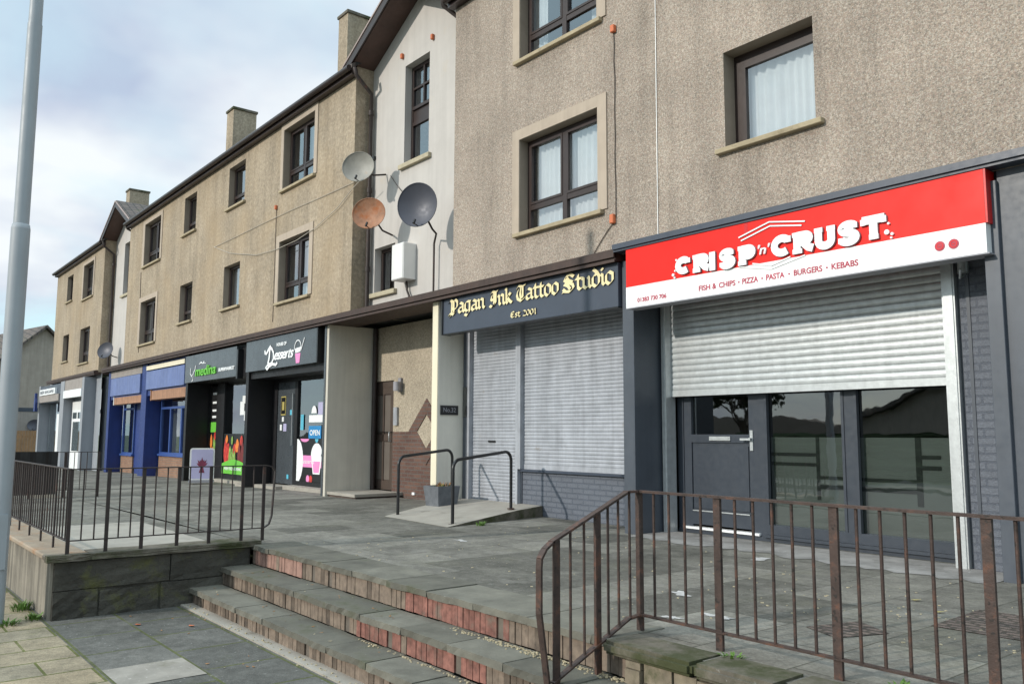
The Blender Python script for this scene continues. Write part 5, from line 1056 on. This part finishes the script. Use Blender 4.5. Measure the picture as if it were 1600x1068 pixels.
K['orange'] = mat('orange_box', (.55, .15, .06), .6, .2, 10)
wbox(-7.43, 6.53, 0, 'orange', 'upper small orange box on the dry-dashed wall', .035, .05); wbox(-7.47, 3.95, 0, 'orange', 'lower small orange box just above the canopy', .035, .06)
wbox(-13.46, 8.45, .4, 'orange', 'faded red box left above the tall white bay window', .03, .05); wbox(-12.40, 8.44, .4, 'orange', 'faded red box right above the tall white bay window', .03, .05)
wbox(-31.2, 4.40, 0.4, 'redbox', 'small red alarm box beside the far satellite dish', .07, .10); wbox(-18.30, 6.40, 0, 'orange', 'small rusty box on the tan wall between the upper and lower windows', .03, .05)
b = MB(); b.box(-30.98, -30.90, .1, .14, 3.55, 4.4); tag(b.build('white_conduit', 'white'), 'thin white conduit beside the red alarm box', 'conduit')
wbox(-13.66, 6.36, -.05, 'black', 'small black camera box right of the uppermost dish', .04, .04)
wbox(-11.35, 3.72, .4, 'black', 'small black fitting low on the white bay by the beige corner', .04, .05)

# ------------------------------------------------------------------ pavement sign
T = thing('pavement_sign', (-22.2, -.25, -.12), 'lilac poster sign with rounded silver frame standing outside the supermarket', 'sign')
n = Vector((.93, -.37, 0)); u = Vector((.37, .93, 0)); c = Vector((-22.02, -.2, 0))
def rr(w_, z0, z1, r, k=5):
    p = []
    for (sx, zc, a0) in ((1, z0 + r, -90), (1, z1 - r, 0), (-1, z1 - r, 90), (-1, z0 + r, 180)):
        for i in range(k + 1): a = R(a0 + 90 * i / k); p.append((sx * (w_ - r) + r * math.cos(a), zc + r * math.sin(a)))
    return p
def onb(p, d): return [c + u * x + n * d + Vector((0, 0, z)) for x, z in p]
b = MB(); b.prism(onb(rr(.30, -.04, .79, .07), 0), n * .04); b.build('frame', 'white_box', T)
b = MB(); b.prism(onb(rr(.262, .01, .75, .04), .041), n * .004); PO = b.build('poster', 'lilac', T)
K['plum'] = mat('plum_print', (.20, .03, .07), .5, .3, 15); b = MB()
for a, l in ((60, .22), (90, .26), (120, .22), (40, .18), (140, .17), (75, .2), (105, .2)):
    d = Vector((math.cos(R(a)), math.sin(R(a)))); s = Vector((-d.y, d.x)) * .028; p0 = Vector((.0, .30)); b.prism([c + u * q.x + n * (.0455 + a * .00001) + Vector((0, 0, q.y)) for q in (p0 - s * .5, p0 + d * l * .6 - s, p0 + d * l, p0 + d * l * .6 + s, p0 + s * .5)], n * .001)
b.prism([c + u * x + n * .0475 + Vector((0, 0, z)) for x, z in ((-.07, .16), (.07, .16), (.04, .26), (.03, .33), (-.03, .33), (-.04, .26))], n * .001); b.build('plant_print', 'plum', PO)
b = MB(); b.prism(onb(rr(.31, -.09, -.02, .03), -.12), n * .30); b.build('base', 'shadow_grey', T)

# ------------------------------------------------------------------ litter on the steps
for i in range(46):
    r_ = random.random()
    if r_ < .4: x, y, z = random.uniform(-9, -5.6), random.uniform(-4.36, -4.15), -.243
    elif r_ < .7: x, y, z = random.uniform(-9, -5), random.uniform(-4.68, -4.48), -.428
    else: x, y, z = random.uniform(-8.8, -5.2), random.uniform(-5.4, -4.85), -.598
    a = random.random() * 6.28; s = random.uniform(.010, .022); b = MB(); d = Vector((math.cos(a), math.sin(a), 0)); e_ = Vector((-d.y, d.x, 0)); p = Vector((x, y, z))
    b.face([p - d * s + Vector((0, 0, .004)), p - e_ * s * .5 + Vector((0, 0, .001)), p + d * s + Vector((0, 0, .008)), p + e_ * s * .6 + Vector((0, 0, .003))])
    tag(b.build('dry_leaf', 'leaf_dry' if random.random() < .8 else 'grit'), 'tiny dry leaf or scrap littering the steps and the slabs below them', 'litter', 'dry scraps on the steps')
for x, y, l in ((-8.35, -5.42, 'orange fallen leaf on the dark slabs below the stepped wall'), (-8.0, -5.05, 'larger orange leaf lying near the bottom step')):
    b = MB(); b.face([(x - .05, y, -.594), (x, y - .02, -.592), (x + .05, y + .01, -.585), (x + .01, y + .03, -.590)]); tag(b.build('fallen_leaf', 'orange'), l, 'leaf')
b = MB()
for i in range(420):
    x = -5.2 + 1.75 * random.random() ** .7; y = -4.11 - abs(random.gauss(0, .035)); z = -.243
    if random.random() < .3: x = random.uniform(-6, -4); y = -4.44 - abs(random.gauss(0, .02)); z = -.428
    if random.random() < .2: x = random.uniform(-8.9, -4.2); y = -4.76 - abs(random.gauss(0, .05)); z = -.584
    s = random.uniform(.003, .008); b.box(x - s, x + s, y - s, y + s, z, z + s, rot=random.random() * 3)
tag(b.build('loose_grit', 'grit', loc=(0, 0, 0)), 'pale grit gathered along the foot of the risers', 'grit', kind='stuff')

b = MB(); b.face([(-3.05 - .04, -1.45, -.043), (-3.05, -1.45 - .02, -.041), (-3.05 + .04, -1.45 + .01, -.034), (-3.05, -1.45 + .025, -.040)]); tag(b.build('fallen_leaf', 'ytag'), 'yellowish dry leaf near the brown ribbed patch', 'leaf')
b = MB(); b.face([(-2.75 - .04, -1.75, -.043), (-2.75, -1.75 - .02, -.041), (-2.75 + .04, -1.75 + .01, -.034), (-2.75, -1.75 + .025, -.040)]); tag(b.build('fallen_leaf', 'ytag'), 'small brown leaf between the two brown patches', 'leaf')
b = MB()
for i in range(260):
    x = random.uniform(-4.2, -1.2); y = random.gauss(-1.9, .55)
    if random.random() < .5: x, y = random.uniform(-8.8, -4), random.uniform(-3.9, -.4)
    if y > .3 or y < -3.7: continue
    s = random.uniform(.003, .011); b.box(x - s, x + s, y - s * .7, y + s * .7, -.05, -.05 + s * .5, rot=random.random() * 3)
tag(b.build('loose_chippings', 'grit', loc=(0, 0, 0)), 'tiny pale chippings scattered over the terrace slabs', 'grit', kind='stuff')

# ------------------------------------------------------------------ distant house and fence
T = thing('end_house', (-58, 2.2, -.4), 'grey harled house with tiled gable roof beyond the end of the terrace', 'house'); T.rotation_euler = (0, 0, R(11))
b = MB(); X0, X1 = -72, -58; ya, yb, yc = -1.4, 2.2, 5.8; ze, za = 4.3, 7.55
b.prism([(X1, ya, -.6), (X1, yc, -.6), (X1, yc, ze), (X1, yb, za), (X1, ya, ze)], (X0 - X1, 0, 0)); b.build('wall', 'house', T)
b = MB(); sl2 = (za - ze) / (yb - ya)
for s_ in (-1, 1):
    e = (yb + s_ * 3.95, za - 3.95 * sl2 + .05); b.prism([(X1 + .3, e[0], e[1]), (X1 + .3, yb, za + .05), (X1 + .3, yb, za + .22), (X1 + .3, e[0], e[1] + .17)], (X0 - X1 - .6, 0, 0))
b.build('roof', 'tiles', T)
b = MB(); b.box(X1, X1 + .06, ya, yc, 2.45, 2.68); b.build('string_course', 'slate_dark', T)
b = MB(); b.box(X1 + .001, X1 + .04, ya + .02, yc - .02, -.6, 2.44); b.build('base_render', 'boards', T)
dish((-57.6, 1.9, 1.62), (.8, -.5, .25), .40, .34, 'dish_big', 'distant dark dish low on the grey house wall above the timber fence', 0, ((-57.8, 1.9, 1.5), (-58, 1.9, 1.4)))
T = thing('timber_fence', (-56, 1, -.4), 'orange-brown timber fence in front of the distant grey house', 'fence')
b = MB()
for i in range(60): y = -4.5 + i * .14; b.box(-55.5, -55.47, y, y + .125, -.5, 1.30 + .0 * i)
b.build('boards', 'fence', T); b = MB(); b.box(-55.57, -55.51, -4.5, 3.9, .9, 1.0); b.box(-55.57, -55.51, -4.5, 3.9, -.1, .0); b.build('fence_rail', 'fence', T)

# ------------------------------------------------------------------ across the street (seen mirrored in the shop glass)
def far_house(x0, x1, y0, y1, label):
    t = thing('street_house', ((x0 + x1) / 2, y1, -.6), label, 'house'); b = MB(); b.box(x0, x1, y0, y1, -.7, 5.2); b.build('wall', 'house', t)
    b = MB(); ym = (y0 + y1) / 2; b.prism([(x0 - .2, y0 - .3, 5.1), (x0 - .2, y1 + .3, 5.1), (x0 - .2, ym, 8.0)], (x1 - x0 + .4, 0, 0)); b.build('roof', 'tiles', t)
    for i in range(int((x1 - x0) / 3.2)):
        for z in (.6, 3.2): b = MB(); xx = x0 + 1.2 + i * 3.2; b.box(xx, xx + 1.2, y1 - .02, y1 + .03, z, z + 1.2); b.build('window', 'black', t)
far_house(-62, -44, -43, -35, 'far house across the street at the left, seen only mirrored'); 
t = thing('street_house', (-19, -36, -.6), 'nearer gabled house across the street, seen only mirrored in the takeaway glass', 'house')
b = MB(); b.prism([(-25, -36, -.7), (-8, -36, -.7), (-8, -36, 2.2), (-16, -36, 5.4), (-25, -36, 1.9)], (0, -9, 0)); b.build('wall', 'house', t)
b = MB()
for s_ in (-1, 1): b.prism([(-16 + s_ * 9.6, -35.6, 1.7), (-16, -35.6, 5.45), (-16, -35.6, 5.7), (-16 + s_ * 9.6, -35.6, 1.95)], (0, -9.8, 0))
b.build('roof', 'tiles', t)
b = MB(); n_ = 60
for i in range(n_):
    x = -160 + 240 * i / n_; h0 = 3.1 + 1.0 * math.sin(i * .35) + .35 * math.sin(i * 1.7); x2 = x + 240 / n_; h1 = 3.1 + 1.0 * math.sin((i + 1) * .35) + .35 * math.sin((i + 1) * 1.7)
    b.face([(x, -62, -.8), (x2, -62, -.8), (x2, -70, h1), (x, -70, h0)]); b.face([(x, -70, h0), (x2, -70, h1), (x2, -120, -.8), (x, -120, -.8)])
struct('hills', b, 'bark')
def bare_tree(x, y, h_, label, seed):
    rs = random.Random(seed); t = thing('street_tree', (x, y, -.7), label, 'tree'); tr = MB(); cr = MB(); lf = MB()
    tr.tube([(x, y, -.7), (x + .1, y, h_ * .2), (x, y + .1, h_ * .42)], .22, 10, r2=.13)
    def br(p, d, l, r, k):
        q = p + d * l; (cr).tube([p, p + d * l * .5 + Vector((rs.uniform(-.1, .1), rs.uniform(-.1, .1), .05)) * l, q], r, 5, r2=r * .6, smooth=False)
        if k == 0:
            for _ in range(5): 
                c_ = q + Vector((rs.uniform(-.5, .5), rs.uniform(-.5, .5), rs.uniform(-.4, .4))); s = rs.uniform(.05, .13); lf.face([c_ + Vector((s, 0, 0)), c_ + Vector((0, s, s)), c_ - Vector((s, 0, -.02)), c_ - Vector((0, s, s))])
            return
        for _ in range(4 if k > 1 else 5):
            n_ = (d + Vector((rs.uniform(-1, 1), rs.uniform(-1, 1), rs.uniform(-.35, .75))) * .85).normalized(); br(q, n_, l * rs.uniform(.6, .8), r * .58, k - 1)
    for i in range(5): a = 6.28 * i / 5 + rs.random(); br(Vector((x, y, h_ * (.3 + .03 * i))), Vector((math.cos(a) * .7, math.sin(a) * .7, .8)).normalized(), h_ * .2, .09, 3)
    tr.build('trunk', 'bark', t); cr.build('branches', 'bark', t); lf.build('crown', 'foliage', t)
bare_tree(-26, -27, 4.8, 'thinly leaved tree across the street, mirrored in the left takeaway pane', 1); bare_tree(-33, -29, 6, 'thinly leaved tree farther along the far pavement', 5)
b = MB(); b.box(-60, 30, -25.4, -24.6, -.7, 1.1); bmesh.ops.subdivide_edges(b.b, edges=list(b.b.edges), cuts=30, use_grid_fill=True)
for v in b.b.verts: v.co += Vector((0, random.uniform(-.2, .2), random.uniform(-.12, .2) if v.co.z > 0 else 0))
tag(b.build('hedge', 'foliage'), 'long dark hedge along the far side of the street', 'hedge')
